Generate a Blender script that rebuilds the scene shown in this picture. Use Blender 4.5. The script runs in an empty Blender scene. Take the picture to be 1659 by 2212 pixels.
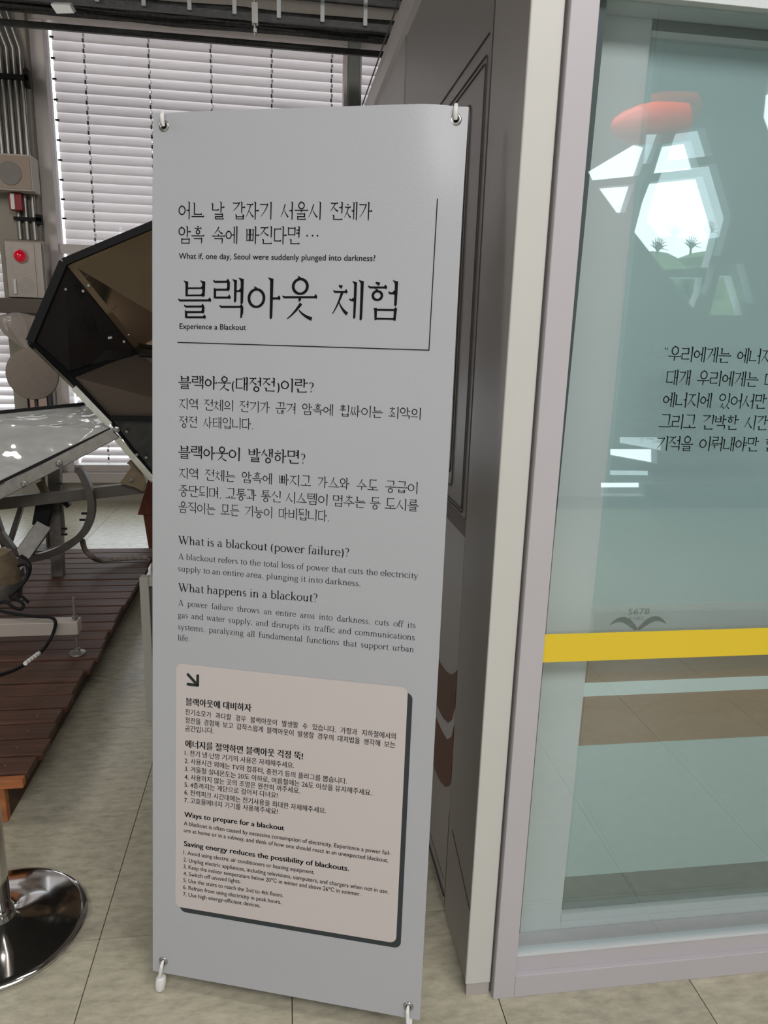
import bpy, bmesh, math, random
from mathutils import Vector, Matrix
random.seed(7)
C = bpy.context.scene.collection
SC = bpy.context.scene
PI = math.pi
# ================================================================ camera
FX = 1556.13; YAW, PITCH, ROLL = -.14400735, .23621965, .02925055
EYE = Vector((0, 0, 1.434))
fw = Vector((-math.sin(YAW)*math.cos(PITCH), math.cos(YAW)*math.cos(PITCH), -math.sin(PITCH)))
r0 = Vector((math.cos(YAW), math.sin(YAW), 0)); u0 = r0.cross(fw)
RT = r0*math.cos(ROLL)+u0*math.sin(ROLL); UP = -r0*math.sin(ROLL)+u0*math.cos(ROLL)
cd = bpy.data.cameras.new('camera'); cam = bpy.data.objects.new('camera', cd); C.objects.link(cam)
m = Matrix((RT, UP, -fw)).transposed().to_4x4(); m.translation = EYE; cam.matrix_world = m
cd.sensor_fit = 'VERTICAL'; cd.sensor_height = 24; cd.lens = FX/2212*24; cd.clip_start = .05; cd.clip_end = 400
SC.camera = cam
# ================================================================ sky, added lamps, exposure
wd = bpy.data.worlds.new('sky'); SC.world = wd; wd.use_nodes = True
bg = wd.node_tree.nodes['Background']; bg.inputs[0].default_value = (.88, .94, 1, 1); bg.inputs[1].default_value = SKY = 4.2
SC.view_settings.view_transform = 'Standard'; SC.view_settings.look = 'None'; SC.view_settings.gamma = 1
SC.view_settings.exposure = 0.0; SC.view_settings.use_curve_mapping = False
SC.cycles.max_bounces = 8; SC.cycles.transparent_max_bounces = 12; SC.cycles.sample_clamp_indirect = 4
SC.cycles.caustics_reflective = False; SC.cycles.caustics_refractive = False
def area(name, loc, to, sx, sy, watts, col):
    l = bpy.data.lights.new(name, 'AREA'); l.shape = 'RECTANGLE'; l.size = sx; l.size_y = sy; l.energy = watts; l.color = col
    o = bpy.data.objects.new(name, l); C.objects.link(o); o.location = loc
    o.rotation_euler = (Vector(to)-Vector(loc)).to_track_quat('-Z', 'Y').to_euler(); return o
area('added_lamp', (.6, -1.9, 4.38), (.2, 1.6, .6), 3.2, 1.6, 225, (1, .97, .95))  # added key fill above and behind the viewer, the ceiling is closed here
area('added_lamp', (1.6, -.2, 4.35), (.3, -4, 1.8), 2.0, 1.0, 110, (1, .97, .95))  # added area lamp that brightens the facade and the balloon
area('added_lamp', (-4.2, 2.2, 4.2), (-1.2, 3.6, 0), 1.6, 1.6, 70, (1, .95, .9))  # added area lamp high at the left, throws shadows to the right
# ================================================================ helpers
def U(px, py, y):            # point of the plane y = const that stands at a given spot of the view (layout helper)
    d = RT*((px-829.5)/FX)-UP*((py-1106)/FX)+fw; t = (y-EYE.y)/d.y; return EYE+d*t
def UX(px, py, x):
    d = RT*((px-829.5)/FX)-UP*((py-1106)/FX)+fw; t = (x-EYE.x)/d.x; return EYE+d*t
def UZ(px, py, z):
    d = RT*((px-829.5)/FX)-UP*((py-1106)/FX)+fw; t = (z-EYE.z)/d.z; return EYE+d*t
def s2l(c): return tuple(((v/255)/12.92 if v/255 <= .04045 else ((v/255+.055)/1.055)**2.4) for v in c)
def mat(name, col, rough=.5, metal=0, noise=0, nscale=20, bump=0, bscale=60, spec=.5, alpha=1, emit=None, stretch=None, coat=0, trans=0, tcol=None, vary=0, bdist=.01, bdet=4):
    mt = bpy.data.materials.new(name); mt.use_nodes = True; nt = mt.node_tree; N = nt.nodes; Lk = nt.links
    p = N['Principled BSDF']; p.inputs['Roughness'].default_value = rough; p.inputs['Metallic'].default_value = metal
    p.inputs['Specular IOR Level'].default_value = spec; p.inputs['Coat Weight'].default_value = coat
    c = (*col, 1); p.inputs['Base Color'].default_value = c
    if noise or bump:
        tc = N.new('ShaderNodeTexCoord'); mp = N.new('ShaderNodeMapping'); Lk.new(tc.outputs['Object'], mp.inputs[0])
        if stretch: mp.inputs['Scale'].default_value = stretch
    if noise:
        n = N.new('ShaderNodeTexNoise'); n.inputs['Scale'].default_value = nscale; n.inputs['Detail'].default_value = 6; n.inputs['Roughness'].default_value = .65
        Lk.new(mp.outputs[0], n.inputs['Vector'])
        rp = N.new('ShaderNodeValToRGB'); rp.color_ramp.elements[0].position = .3; rp.color_ramp.elements[1].position = .72
        rp.color_ramp.elements[0].color = (*[v*(1-noise) for v in col], 1); rp.color_ramp.elements[1].color = (*[min(1, v*(1+noise)) for v in col], 1)
        Lk.new(n.outputs['Fac'], rp.inputs[0]); src = rp.outputs[0]
        if vary:
            oi = N.new('ShaderNodeObjectInfo'); mr = N.new('ShaderNodeMapRange'); mr.inputs[3].default_value = 1-vary; mr.inputs[4].default_value = 1+vary
            Lk.new(oi.outputs['Random'], mr.inputs[0]); vm = N.new('ShaderNodeVectorMath'); vm.operation = 'SCALE'
            Lk.new(src, vm.inputs[0]); Lk.new(mr.outputs[0], vm.inputs['Scale']); src = vm.outputs[0]
            ad = N.new('ShaderNodeVectorMath'); ad.operation = 'ADD'; cx = N.new('ShaderNodeCombineXYZ'); Lk.new(oi.outputs['Random'], cx.inputs[0]); 
            sc = N.new('ShaderNodeVectorMath'); sc.operation = 'SCALE'; sc.inputs['Scale'].default_value = 37; Lk.new(cx.outputs[0], sc.inputs[0])
            Lk.new(mp.outputs[0], ad.inputs[0]); Lk.new(sc.outputs[0], ad.inputs[1]); Lk.new(ad.outputs[0], n.inputs['Vector'])
        Lk.new(src, p.inputs['Base Color'])
    if bump:
        b = N.new('ShaderNodeTexNoise'); b.inputs['Scale'].default_value = bscale; b.inputs['Detail'].default_value = bdet; Lk.new(mp.outputs[0], b.inputs['Vector'])
        bp = N.new('ShaderNodeBump'); bp.inputs['Strength'].default_value = bump; bp.inputs['Distance'].default_value = bdist
        Lk.new(b.outputs['Fac'], bp.inputs['Height']); Lk.new(bp.outputs[0], p.inputs['Normal'])
    if emit: p.inputs['Emission Color'].default_value = (*emit[0], 1); p.inputs['Emission Strength'].default_value = emit[1]
    out = N['Material Output']
    if trans:
        t = N.new('ShaderNodeBsdfTranslucent'); t.inputs[0].default_value = (*(tcol or col), 1); mx = N.new('ShaderNodeMixShader'); mx.inputs[0].default_value = trans
        Lk.new(p.outputs[0], mx.inputs[1]); Lk.new(t.outputs[0], mx.inputs[2]); Lk.new(mx.outputs[0], out.inputs[0])
    if alpha < 1:
        t = N.new('ShaderNodeBsdfTransparent'); mx = N.new('ShaderNodeMixShader'); mx.inputs[0].default_value = alpha
        Lk.new(t.outputs[0], mx.inputs[1]); Lk.new(p.outputs[0], mx.inputs[2]); Lk.new(mx.outputs[0], out.inputs[0])
    return mt
def glassmat(name, refl, tint, rough=.0, bump=0):
    mt = bpy.data.materials.new(name); mt.use_nodes = True; nt = mt.node_tree; N = nt.nodes; Lk = nt.links
    N.remove(N['Principled BSDF']); out = N['Material Output']
    t = N.new('ShaderNodeBsdfTransparent'); t.inputs[0].default_value = (*tint, 1)
    g = N.new('ShaderNodeBsdfGlossy'); g.inputs['Roughness'].default_value = rough; g.inputs[0].default_value = (.93, 1, 1, 1)
    f = N.new('ShaderNodeLayerWeight'); f.inputs[0].default_value = .5; q = N.new('ShaderNodeMath'); q.operation = 'POWER'; q.inputs[1].default_value = 5
    a = N.new('ShaderNodeMath'); a.operation = 'MULTIPLY_ADD'; a.inputs[1].default_value = 1-refl; a.inputs[2].default_value = refl; a.use_clamp = True
    Lk.new(f.outputs['Facing'], q.inputs[0]); Lk.new(q.outputs[0], a.inputs[0]); mx = N.new('ShaderNodeMixShader'); Lk.new(a.outputs[0], mx.inputs[0]); Lk.new(t.outputs[0], mx.inputs[1]); Lk.new(g.outputs[0], mx.inputs[2]); Lk.new(mx.outputs[0], out.inputs[0])
    return mt
class MB:
    """collects shapes and links them as ONE mesh object"""
    def __init__(s): s.v = []; s.f = []
    def add(s, v, f): n = len(s.v); s.v += [tuple(p) for p in v]; s.f += [tuple(i+n for i in q) for q in f]; return s
    def box(s, x0, x1, y0, y1, z0, z1):
        return s.add([(x, y, z) for x in (x0, x1) for y in (y0, y1) for z in (z0, z1)], [(0, 1, 3, 2), (4, 6, 7, 5), (0, 4, 5, 1), (2, 3, 7, 6), (0, 2, 6, 4), (1, 5, 7, 3)])
    def prism(s, pts, d):      # polygon (3D points) extruded by vector d
        n = len(pts); d = Vector(d); v = [Vector(p) for p in pts]+[Vector(p)+d for p in pts]
        return s.add(v, [tuple(range(n-1, -1, -1)), tuple(range(n, 2*n))]+[(i, (i+1) % n, n+(i+1) % n, n+i) for i in range(n)])
    def bar(s, a, b, w, h, up=(0, 0, 1)):
        a, b = Vector(a), Vector(b); d = (b-a).normalized(); x = d.cross(Vector(up)).normalized(); y = x.cross(d)
        q = [a+x*(i*w/2)+y*(j*h/2) for i, j in ((-1, -1), (1, -1), (1, 1), (-1, 1))]
        return s.prism(q, b-a)
    def tube(s, pts, r, n=10, closed=False):
        pts = [Vector(p) for p in pts]; L = len(pts); rs = r if isinstance(r, (list, tuple)) else [r]*L
        v = []; f = []; px = None
        for i, p in enumerate(pts):
            a = pts[i-1] if (i > 0 or closed) else p; b = pts[(i+1) % L] if (i < L-1 or closed) else p
            d = (b-a).normalized()
            if px is None: px = d.orthogonal().normalized()
            px = (px-d*px.dot(d)).normalized(); py = d.cross(px)
            v += [p+(px*math.cos(2*PI*k/n)+py*math.sin(2*PI*k/n))*rs[i] for k in range(n)]
        for i in range(L if closed else L-1):
            for k in range(n):
                a = i*n+k; b = i*n+(k+1) % n; j = (i+1) % L
                f.append((a, b, j*n+(k+1) % n, j*n+k))
        if not closed: f += [tuple(range(n-1, -1, -1)), tuple(range((L-1)*n, L*n))]
        return s.add(v, f)
    def lathe(s, c, prof, n=40, axis=(0, 0, 1)):      # prof: (radius, height)
        c = Vector(c); ax = Vector(axis).normalized(); x = ax.orthogonal().normalized(); y = ax.cross(x); v = []; f = []
        for r_, h in prof: v += [c+ax*h+(x*math.cos(2*PI*k/n)+y*math.sin(2*PI*k/n))*r_ for k in range(n)]
        for i in range(len(prof)-1):
            for k in range(n): f.append((i*n+k, i*n+(k+1) % n, (i+1)*n+(k+1) % n, (i+1)*n+k))
        f += [tuple(range(n-1, -1, -1)), tuple(range((len(prof)-1)*n, len(prof)*n))]
        return s.add(v, f)
    def build(s, name, m=None, parent=None, smooth=False, bevel=0, loc=None):
        me = bpy.data.meshes.new(name); o = bpy.data.objects.new(name, me)
        org = Vector((0, 0, 0))
        if loc is not None: org = Vector(loc)
        me.from_pydata([tuple(Vector(p)-org) for p in s.v], [], s.f); me.update()
        b = bmesh.new(); b.from_mesh(me); bmesh.ops.recalc_face_normals(b, faces=b.faces); b.to_mesh(me); b.free()
        C.objects.link(o); o.location = org
        if m: me.materials.append(m)
        if parent:
            o.parent = parent
            o.location = org-wpos(parent)
        if smooth:
            for p in me.polygons: p.use_smooth = len(p.vertices) <= 4
            md = o.modifiers.new('edge', 'EDGE_SPLIT'); md.split_angle = math.radians(38)
        if bevel:
            md = o.modifiers.new('bevel', 'BEVEL'); md.width = bevel; md.segments = 2; md.limit_method = 'ANGLE'
        return o
def wpos(o):
    p = Vector(o.location)
    while o.parent: o = o.parent; p += Vector(o.location)
    return p
def tag(o, label=None, cat=None, group=None, kind=None):
    if label: o['label'] = label
    if cat: o['category'] = cat
    if group: o['group'] = group
    if kind: o['kind'] = kind
    return o
def empty(name, loc, label=None, cat=None, group=None, kind=None):
    o = bpy.data.objects.new(name, None); C.objects.link(o); o.location = loc; o.empty_display_size = .1
    return tag(o, label, cat, group, kind)
def link_copy(src, loc, parent=None):
    o = src.copy(); C.objects.link(o); o.parent = parent; o.location = loc; return o
# ---------------------------------------------------------------- brush lettering (serif Hangul and Latin)
def strip(pts, ws):
    """polyline with per-point widths -> list of quads"""
    L, R = [], []
    n = len(pts)
    for i in range(n):
        a = pts[max(0, i-1)]; b = pts[min(n-1, i+1)]
        dx, dy = b[0]-a[0], b[1]-a[1]; d = math.hypot(dx, dy) or 1
        nx, ny = -dy/d*ws[i]/2, dx/d*ws[i]/2
        L.append((pts[i][0]+nx, pts[i][1]+ny)); R.append((pts[i][0]-nx, pts[i][1]-ny))
    return [[R[i], R[i+1], L[i+1], L[i]] for i in range(n-1)]
def bez(p0, p1, p2, n=7):
    return [((1-t)**2*p0[0]+2*t*(1-t)*p1[0]+t*t*p2[0], (1-t)**2*p0[1]+2*t*(1-t)*p1[1]+t*t*p2[1]) for t in [i/n for i in range(n+1)]]
def lerp(a, b, n): return [a+(b-a)*i/n for i in range(n+1)]
def k_h(x0, y, x1, w):        # horizontal brush stroke
    t = w*.62; q = []
    q += strip([(x0-.012, y+t*.7), (x0+.03, y), (x1-.05, y), (x1, y-.004)], [t*.7, t, t*.95, t*1.5])
    q += [[(x1-.085, y+t*.3), (x1, y-t*.6), (x1+.012, y+t*.2), (x1-.03, y+t*1.5)]]
    return q
def k_v(x, y1, y0, w, head=True):   # vertical brush stroke, top to bottom
    q = strip([(x, y1-.02), (x, (y0+y1)/2), (x-.004, y0+.03), (x-w*.25, y0)], [w*1.1, w, w*.9, w*.45])
    if head: q += [[(x-w*1.35, y1+.012), (x-w*.5, y1-w*.95), (x+w*.55, y1-w*1.3), (x+w*.55, y1-w*.35)]]
    return q
def k_l(p0, p1, w, bend=.12):    # left falling stroke
    m = ((p0[0]+p1[0])/2+bend*(p0[1]-p1[1])*.6, (p0[1]+p1[1])/2-bend*.25)
    return strip(bez(p0, m, p1), lerp(w*1.0, w*.28, 7))
def k_r(p0, p1, w):    # right falling stroke
    m = ((p0[0]+p1[0])/2-.03, (p0[1]+p1[1])/2-.05)
    return strip(bez(p0, m, p1), lerp(w*.35, w*1.1, 7))
def k_o(cx, cy, rx, ry, w):
    n = 18; pts = []; ws = []
    for i in range(n+1):
        a = math.pi/2+2*math.pi*i/n
        pts.append((cx+rx*math.cos(a), cy+ry*math.sin(a))); ws.append(w*(.62+.3*abs(math.cos(a))))
    q = strip(pts[:-1]+[pts[0]], ws)
    q += [[(cx-w*.9, cy+ry+w*.9), (cx-w*.5, cy+ry-w*.2), (cx+w*.6, cy+ry-w*.1), (cx+w*.1, cy+ry+w*.5)]]
    return q
def jamo(c, B, w, slant=False):
    x0, y0, x1, y1 = B; W = x1-x0; H = y1-y0
    X = lambda t: x0+W*t
    Y = lambda t: y0+H*t
    if c in 'ㄲㄸㅃㅆㅉ':
        s = 'ㄱㄷㅂㅅㅈ'['ㄲㄸㅃㅆㅉ'.index(c)]
        return jamo(s, (x0, y0, X(.46), y1), w*.9, slant)+jamo(s, (X(.54), y0, x1, y1), w*.9, slant)
    if c in 'ㄳㄵㄶㄺㄻㄼㅀㅄ':
        a, b = {'ㄳ': 'ㄱㅅ', 'ㄵ': 'ㄴㅈ', 'ㄶ': 'ㄴㅎ', 'ㄺ': 'ㄹㄱ', 'ㄻ': 'ㄹㅁ', 'ㄼ': 'ㄹㅂ', 'ㅀ': 'ㄹㅎ', 'ㅄ': 'ㅂㅅ'}[c]
        return jamo(a, (x0, y0, X(.44), y1), w*.9)+jamo(b, (X(.54), y0, x1, y1), w*.9)
    if c in 'ㄱㅋ':
        q = k_h(x0, y1, x1, w)
        if slant: q += k_l((x1-w*.3, y1), (X(.08), y0), w*.95, .22)
        else: q += strip([(x1-w*.2, y1), (x1-w*.2, Y(.5)), (x1-w*.5, y0)], [w, w*.95, w*.5])
        if c == 'ㅋ': q += k_h(X(.1), Y(.55), X(.8), w)
        return q
    if c == 'ㄴ': return k_v(X(.06), y1, y0, w)+k_h(X(.03), y0+w*.3, x1, w)
    if c in 'ㄷㅌ':
        q = k_h(x0, y1, x1, w)+strip([(X(.08), y1), (X(.08), y0)], [w*.9, w*.8])+k_h(X(.05), y0+w*.2, X(1.02), w)
        if c == 'ㅌ': q += k_h(X(.1), Y(.52), X(.9), w)
        return q
    if c == 'ㄹ':
        return k_h(x0, y1, X(.93), w)+strip([(X(.9), y1), (X(.9), Y(.52))], [w, w*.9])+k_h(X(.04), Y(.52), X(.93), w)+strip([(X(.08), Y(.52)), (X(.08), y0)], [w*.9, w*.8])+k_h(X(.05), y0+w*.2, X(1.02), w)
    if c == 'ㅁ':
        return k_h(x0, y1-w*.3, x1, w)+strip([(X(.06), y1+w*.2), (X(.08), y0-w*.1)], [w, w*.75])+strip([(X(.94), y1), (X(.92), y0-w*.2)], [w*1.05, w*.8])+k_h(X(.06), y0+w*.3, X(.96), w*.9)
    if c == 'ㅂ':
        return k_v(X(.1), y1, y0, w*.9)+k_v(X(.92), y1, y0-.01, w)+k_h(X(.1), Y(.52), X(.9), w*.8)+k_h(X(.1), Y(.06), X(.9), w*.8)
    if c == 'ㅍ':
        return k_h(x0, y1, x1, w)+k_h(x0, y0+w*.2, x1, w)+strip([(X(.3), y1), (X(.33), y0)], [w*.9, w*.7])+strip([(X(.72), y1), (X(.68), y0)], [w*.9, w*.7])
    if c == 'ㅅ':
        return k_l((X(.55), y1+.01), (x0, y0), w)+k_r((X(.47), Y(.58)), (x1, y0), w)
    if c == 'ㅈ':
        return k_h(X(.05), y1, X(.95), w)+k_l((X(.62), y1), (x0, y0), w*.95)+k_r((X(.45), Y(.5)), (x1, y0), w)
    if c == 'ㅊ':
        return strip([(X(.38), y1+.02), (X(.6), y1-.02)], [w*.5, w*1.1])+jamo('ㅈ', (x0, y0, x1, Y(.8)), w)
    if c == 'ㅇ':
        r = min(W*.46, H*.5)
        return k_o((x0+x1)/2, (y0+y1)/2, min(W*.46, r*1.12), r, w*1.05)
    if c == 'ㅎ':
        r = min(W*.36, H*.27)
        return strip([(X(.38), y1+.03), (X(.6), y1-.01)], [w*.5, w*1.1])+k_h(X(.02), Y(.78), X(.98), w)+k_o((x0+x1)/2, y0+r+.005, min(W*.38, r*1.2), r, w)
    return []
CHO = 'ㄱㄲㄴㄷㄸㄹㅁㅂㅃㅅㅆㅇㅈㅉㅊㅋㅌㅍㅎ'
JUNG = 'ㅏㅐㅑㅒㅓㅔㅕㅖㅗㅘㅙㅚㅛㅜㅝㅞㅟㅠㅡㅢㅣ'
JONG = ' ㄱㄲㄳㄴㄵㄶㄷㄹㄺㄻㄼㄽㄾㄿㅀㅁㅂㅄㅅㅆㅇㅈㅊㅋㅌㅍㅎ'
def hangul(ch, w):
    s = ord(ch)-0xAC00
    c, v, f = CHO[s//588], JUNG[s % 588//28], JONG[s % 28]
    fin = f != ' '; q = []
    hv = {'ㅘ': 'ㅗㅏ', 'ㅙ': 'ㅗㅐ', 'ㅚ': 'ㅗㅣ', 'ㅝ': 'ㅜㅓ', 'ㅞ': 'ㅜㅔ', 'ㅟ': 'ㅜㅣ', 'ㅢ': 'ㅡㅣ'}.get(v)
    if hv: hor, ver = hv
    elif v in 'ㅗㅛㅜㅠㅡ': hor, ver = v, ''
    else: hor, ver = '', v
    bot = .42 if fin else 0.0
    two = ver and ver in 'ㅐㅔㅒㅖ'
    # vertical vowel
    if ver:
        yb, yt = (.36 if fin else .0), .985
        xs = .84 if ver in 'ㅣㅓㅕ' else (.70 if ver in 'ㅏㅑ' else .86)
        if ver in 'ㅓㅕ': xs = .84
        q += k_v(xs, yt, yb, w)
        my = (yt+yb)/2 if not fin else (yt+yb)/2
        if ver in 'ㅏㅑ':
            for yy in ([my] if ver == 'ㅏ' else [my+.08, my-.08]): q += k_h(xs, yy, xs+.24, w)
            cx1 = .54
        elif ver in 'ㅓㅕ':
            for yy in ([my] if ver == 'ㅓ' else [my+.09, my-.07]): q += k_h(xs-.2, yy, xs-w*.3, w)
            cx1 = .60
        elif two:
            xi = xs-.19; q += k_v(xi, yt-.03, yb+.04, w*.9)
            if ver in 'ㅐㅒ':
                for yy in ([my] if ver == 'ㅐ' else [my+.07, my-.07]): q += k_h(xi, yy, xs-w*.2, w*.9)
                cx1 = .52
            else:
                for yy in ([my] if ver == 'ㅔ' else [my+.07, my-.07]): q += k_h(xi-.15, yy, xi-w*.3, w*.9)
                cx1 = .50
        else: cx1 = .62
    if hor:
        x1 = .96 if not ver else (.60 if not two else .52)
        x0 = .03
        if ver: x1 = min(x1, .64)
        if hor in 'ㅗㅛ': ly = (.44 if fin else .13)
        elif hor in 'ㅜㅠ': ly = (.52 if fin else .34)
        else: ly = (.45 if fin else .16)
        if ver: ly += .08 if not fin else .03
        q += k_h(x0, ly, x1, w)
        cx = (x0+x1)/2; st = .11 if fin else .17
        sx = [cx] if hor in 'ㅗㅜ' else [cx-.13, cx+.13]
        if hor in 'ㅗㅛ':
            for x in sx: q += strip([(x-w*.4, ly+st), (x, ly+st-.03), (x, ly)], [w*.4, w, w*.8])
            cb = ly+st+.02
        elif hor in 'ㅜㅠ':
            st2 = .10 if fin else .30
            if ver: st2 = .12 if fin else .26
            for x in sx: q += strip([(x, ly), (x, ly-st2*.6), (x-w*.3, ly-st2)], [w*.95, w*.9, w*.4])
            cb = ly+.08
        else: cb = ly+.10
        if ver: box = (.10, cb, .56 if not two else .48, .93)
        else: box = (.2, cb, .8, .93)
        if c in 'ㅇㅎ' and not ver: box = (.24, cb, .76, .95)
        q += jamo(c, box, w, False)
    else:
        lo = .50 if fin else .17
        hi = .90 if fin else .83
        left = .05
        box = (left, lo, cx1, hi)
        if c == 'ㅇ': box = (left, lo-.0, cx1-.03, hi)
        if c in 'ㅅㅈㅊ': box = (left-.02, lo-.02, cx1+(0.02 if ver in 'ㅏㅣㅑ' else -.04), hi)
        if ver in 'ㅓㅕ' and c not in 'ㅅㅈㅊㄱ': box = (box[0], box[1], box[2]-.02, box[3])
        q += jamo(c, box, w, c in 'ㄱㄲㅋ')
    if fin:
        fb = (.24, .02, .88 if ver else .8, .29)
        if hor and not ver: fb = (.2, .02, .8, .30 if hor not in 'ㅜㅠ' else .33)
        if f == 'ㅇ': fb = (fb[0]+.02, -.01, fb[2]-.02, fb[3]+.02)
        if f in 'ㅅㅆ': fb = (fb[0]-.04, fb[1]-.02, fb[2]+.04, fb[3]+.03)
        q += jamo(f, fb, w)
    return q, 1.0
# Latin serif: x-height .46, cap .70 (cap height is scaled to 1 by caller /.70)
def arc(cx, cy, rx, ry, a0, a1, wmax, wmin, n=12):
    pts = []; ws = []
    for i in range(n+1):
        a = math.radians(a0+(a1-a0)*i/n)
        pts.append((cx+rx*math.cos(a), cy+ry*math.sin(a))); ws.append(wmin+(wmax-wmin)*abs(math.cos(a))**1.3)
    return strip(pts, ws)
def latin(ch, T=.075, t=.032):
    xh = .46; q = []
    def stem(x, y0, y1, top='flag', foot=True, w=T):
        r = [[(x-w/2, y0), (x+w/2, y0), (x+w/2, y1), (x-w/2, y1-.02)]]
        if foot: r += [[(x-w/2-.06, y0), (x+w/2+.06, y0), (x+w/2+.05, y0+.026), (x-w/2-.05, y0+.026)]]
        if top == 'flag': r += [[(x-w/2-.07, y1-.055), (x-w/2, y1-.06), (x+w/2, y1+.005), (x-.01, y1-.01)]]
        if top == 'bar': r += [[(x-w/2-.055, y1-.026), (x+w/2+.055, y1-.026), (x+w/2+.055, y1), (x-w/2-.055, y1)]]
        return r
    def line(a, b, w): return strip([a, b], [w, w])
    def bar(x0, x1, y): return [[(x0, y-.013), (x1, y-.013), (x1, y+.013), (x0, y+.013)]]
    def shoulder(x0, x1): return arc((x0+x1)/2, .30, (x1-x0)/2, .15, 0, 165, T, t, 9)+[[(x1-T/2, .02), (x1+T/2, .02), (x1+T/2, .31), (x1-T/2, .31)]]
    o = lambda cx, rx=.2: arc(cx, .23, rx, .225, 0, 360, T, t, 20)
    if ch == 'a':
        q = arc(.2, .33, .12, .115, 0, 150, T, t, 8)+stem(.32, .03, .33, None, False)+arc(.40, .07, .08, .06, 180, 290, T*.8, t, 5)+arc(.19, .13, .13, .125, 80, 330, T, t, 12); return q, .46
    if ch in 'bdpqh' or ch in 'nmurkl':
        pass
    if ch == 'b': q = stem(.12, .02, .72, 'flag', False)+arc(.28, .23, .18, .225, -150, 150, T, t, 16); return q, .53
    if ch == 'd': q = stem(.40, .0, .72, 'flag', False)+[[(.40, .0), (.50, .01), (.50, .035), (.40, .05)]]+arc(.24, .23, .18, .225, 30, 330, T, t, 16); return q, .54
    if ch == 'p': q = stem(.13, -.22, .46, 'flag')+arc(.29, .23, .18, .225, -150, 150, T, t, 16); return q, .54
    if ch == 'q': q = stem(.40, -.22, .46, None)+arc(.24, .23, .18, .225, 30, 330, T, t, 16); return q, .54
    if ch == 'h': q = stem(.12, 0, .72)+shoulder(.15, .41)+stem(.41, 0, .2, None); return q, .55
    if ch == 'n': q = stem(.12, 0, .46)+shoulder(.15, .41)+stem(.41, 0, .2, None); return q, .55
    if ch == 'm': q = stem(.12, 0, .46)+shoulder(.15, .40)+stem(.40, 0, .2, None)+shoulder(.43, .68)+stem(.68, 0, .2, None); return q, .82
    if ch == 'u': q = stem(.12, .12, .46, 'flag', False)+arc(.25, .15, .13, .14, 180, 340, T, t, 9)+stem(.40, 0, .46, 'flag', False)+[[(.40, 0), (.49, .01), (.49, .035), (.40, .05)]]; return q, .54
    if ch == 'r': q = stem(.12, 0, .46)+arc(.27, .32, .13, .125, 60, 150, T, t, 6)+arc(.335, .40, .02, .02, 0, 360, .04, .04, 8); return q, .38
    if ch == 'i': q = stem(.12, 0, .46)+arc(.11, .63, .022, .022, 0, 360, .045, .045, 8); return q, .26
    if ch == 'l': q = stem(.12, 0, .72); return q, .26
    if ch == 'k': q = stem(.12, 0, .72)+line((.14, .2), (.38, .44), t)+bar(.3, .47, .447)+line((.22, .27), (.43, .02), T)+bar(.34, .52, .013); return q, .52
    if ch == 't': q = stem(.15, .08, .58, None, False)+bar(.04, .30, .447)+arc(.24, .09, .09, .085, 180, 310, T, t, 7); return q, .31
    if ch == 'f': q = stem(.13, 0, .58, None)+bar(.03, .29, .447)+arc(.24, .58, .11, .13, 60, 180, T, t, 8)+arc(.31, .67, .02, .02, 0, 360, .04, .04, 8); return q, .31
    if ch == 'c': q = arc(.24, .23, .19, .225, 50, 320, T, t, 16)+arc(.35, .37, .02, .02, 0, 360, .04, .04, 8); return q, .44
    if ch == 'e': q = arc(.24, .23, .19, .225, 0, 325, T, t, 18)+bar(.07, .43, .245); return q, .47
    if ch == 'o': return o(.25), .50
    if ch == 's': q = arc(.18, .345, .115, .105, 30, 250, T*.75, t*1.3, 10)+strip([(.13, .25), (.25, .2)], [T, T])+arc(.19, .115, .125, .105, 60, -150, T*.75, t*1.3, 10); return q, .38
    if ch == 'g': q = arc(.22, .30, .15, .15, 0, 360, T*.85, t, 16)+arc(.42, .40, .09, .05, 90, 180, t, t, 5)+arc(.17, .08, .09, .07, 90, 270, T*.6, t, 8)+strip([(.17, .02), (.36, .0)], [T*.8, T*.8])+arc(.23, -.10, .19, .10, 60, -240, T*.7, t, 18); return q, .48
    if ch == 'w': q = line((.06, .45), (.2, 0), T)+line((.2, 0), (.34, .44), t)+line((.32, .45), (.46, 0), T)+line((.46, 0), (.62, .44), t)+bar(-.01, .15, .447)+bar(.25, .42, .447)+bar(.54, .70, .447); return q, .69
    if ch == 'v': q = line((.06, .45), (.22, 0), T)+line((.22, 0), (.4, .44), t)+bar(-.01, .15, .447)+bar(.32, .47, .447); return q, .47
    if ch == 'y': q = line((.07, .45), (.25, .0), T)+line((.42, .44), (.2, -.14), t)+arc(.13, -.16, .06, .05, 200, 360, T*.8, t, 6)+bar(0, .16, .447)+bar(.33, .49, .447); return q, .48
    if ch == 'z': q = bar(.04, .38, .445)+line((.36, .44), (.07, .02), T)+bar(.04, .39, .014)+[[(.04, .36), (.065, .36), (.065, .44), (.04, .44)], [(.365, .02), (.39, .02), (.395, .11), (.37, .11)]]; return q, .43
    if ch == 'x': q = line((.07, .45), (.38, .0), T)+line((.38, .44), (.06, .02), t)+bar(0, .16, .447)+bar(.3, .45, .447)+bar(0, .14, .013)+bar(.3, .46, .013); return q, .45
    if ch == 'A': q = line((.33, .70), (.58, .0), T*1.1)+line((.33, .68), (.10, .0), t*1.1)+bar(.17, .48, .24)+bar(.02, .2, .013)+bar(.48, .68, .013); return q, .69
    if ch == 'W': q = line((.10, .69), (.32, 0), T*1.1)+line((.32, 0), (.50, .66), t*1.1)+line((.44, .69), (.66, 0), T*1.1)+line((.66, 0), (.88, .68), t*1.1)+bar(.0, .2, .687)+bar(.34, .56, .687)+bar(.79, .97, .687); return q, .97
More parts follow.
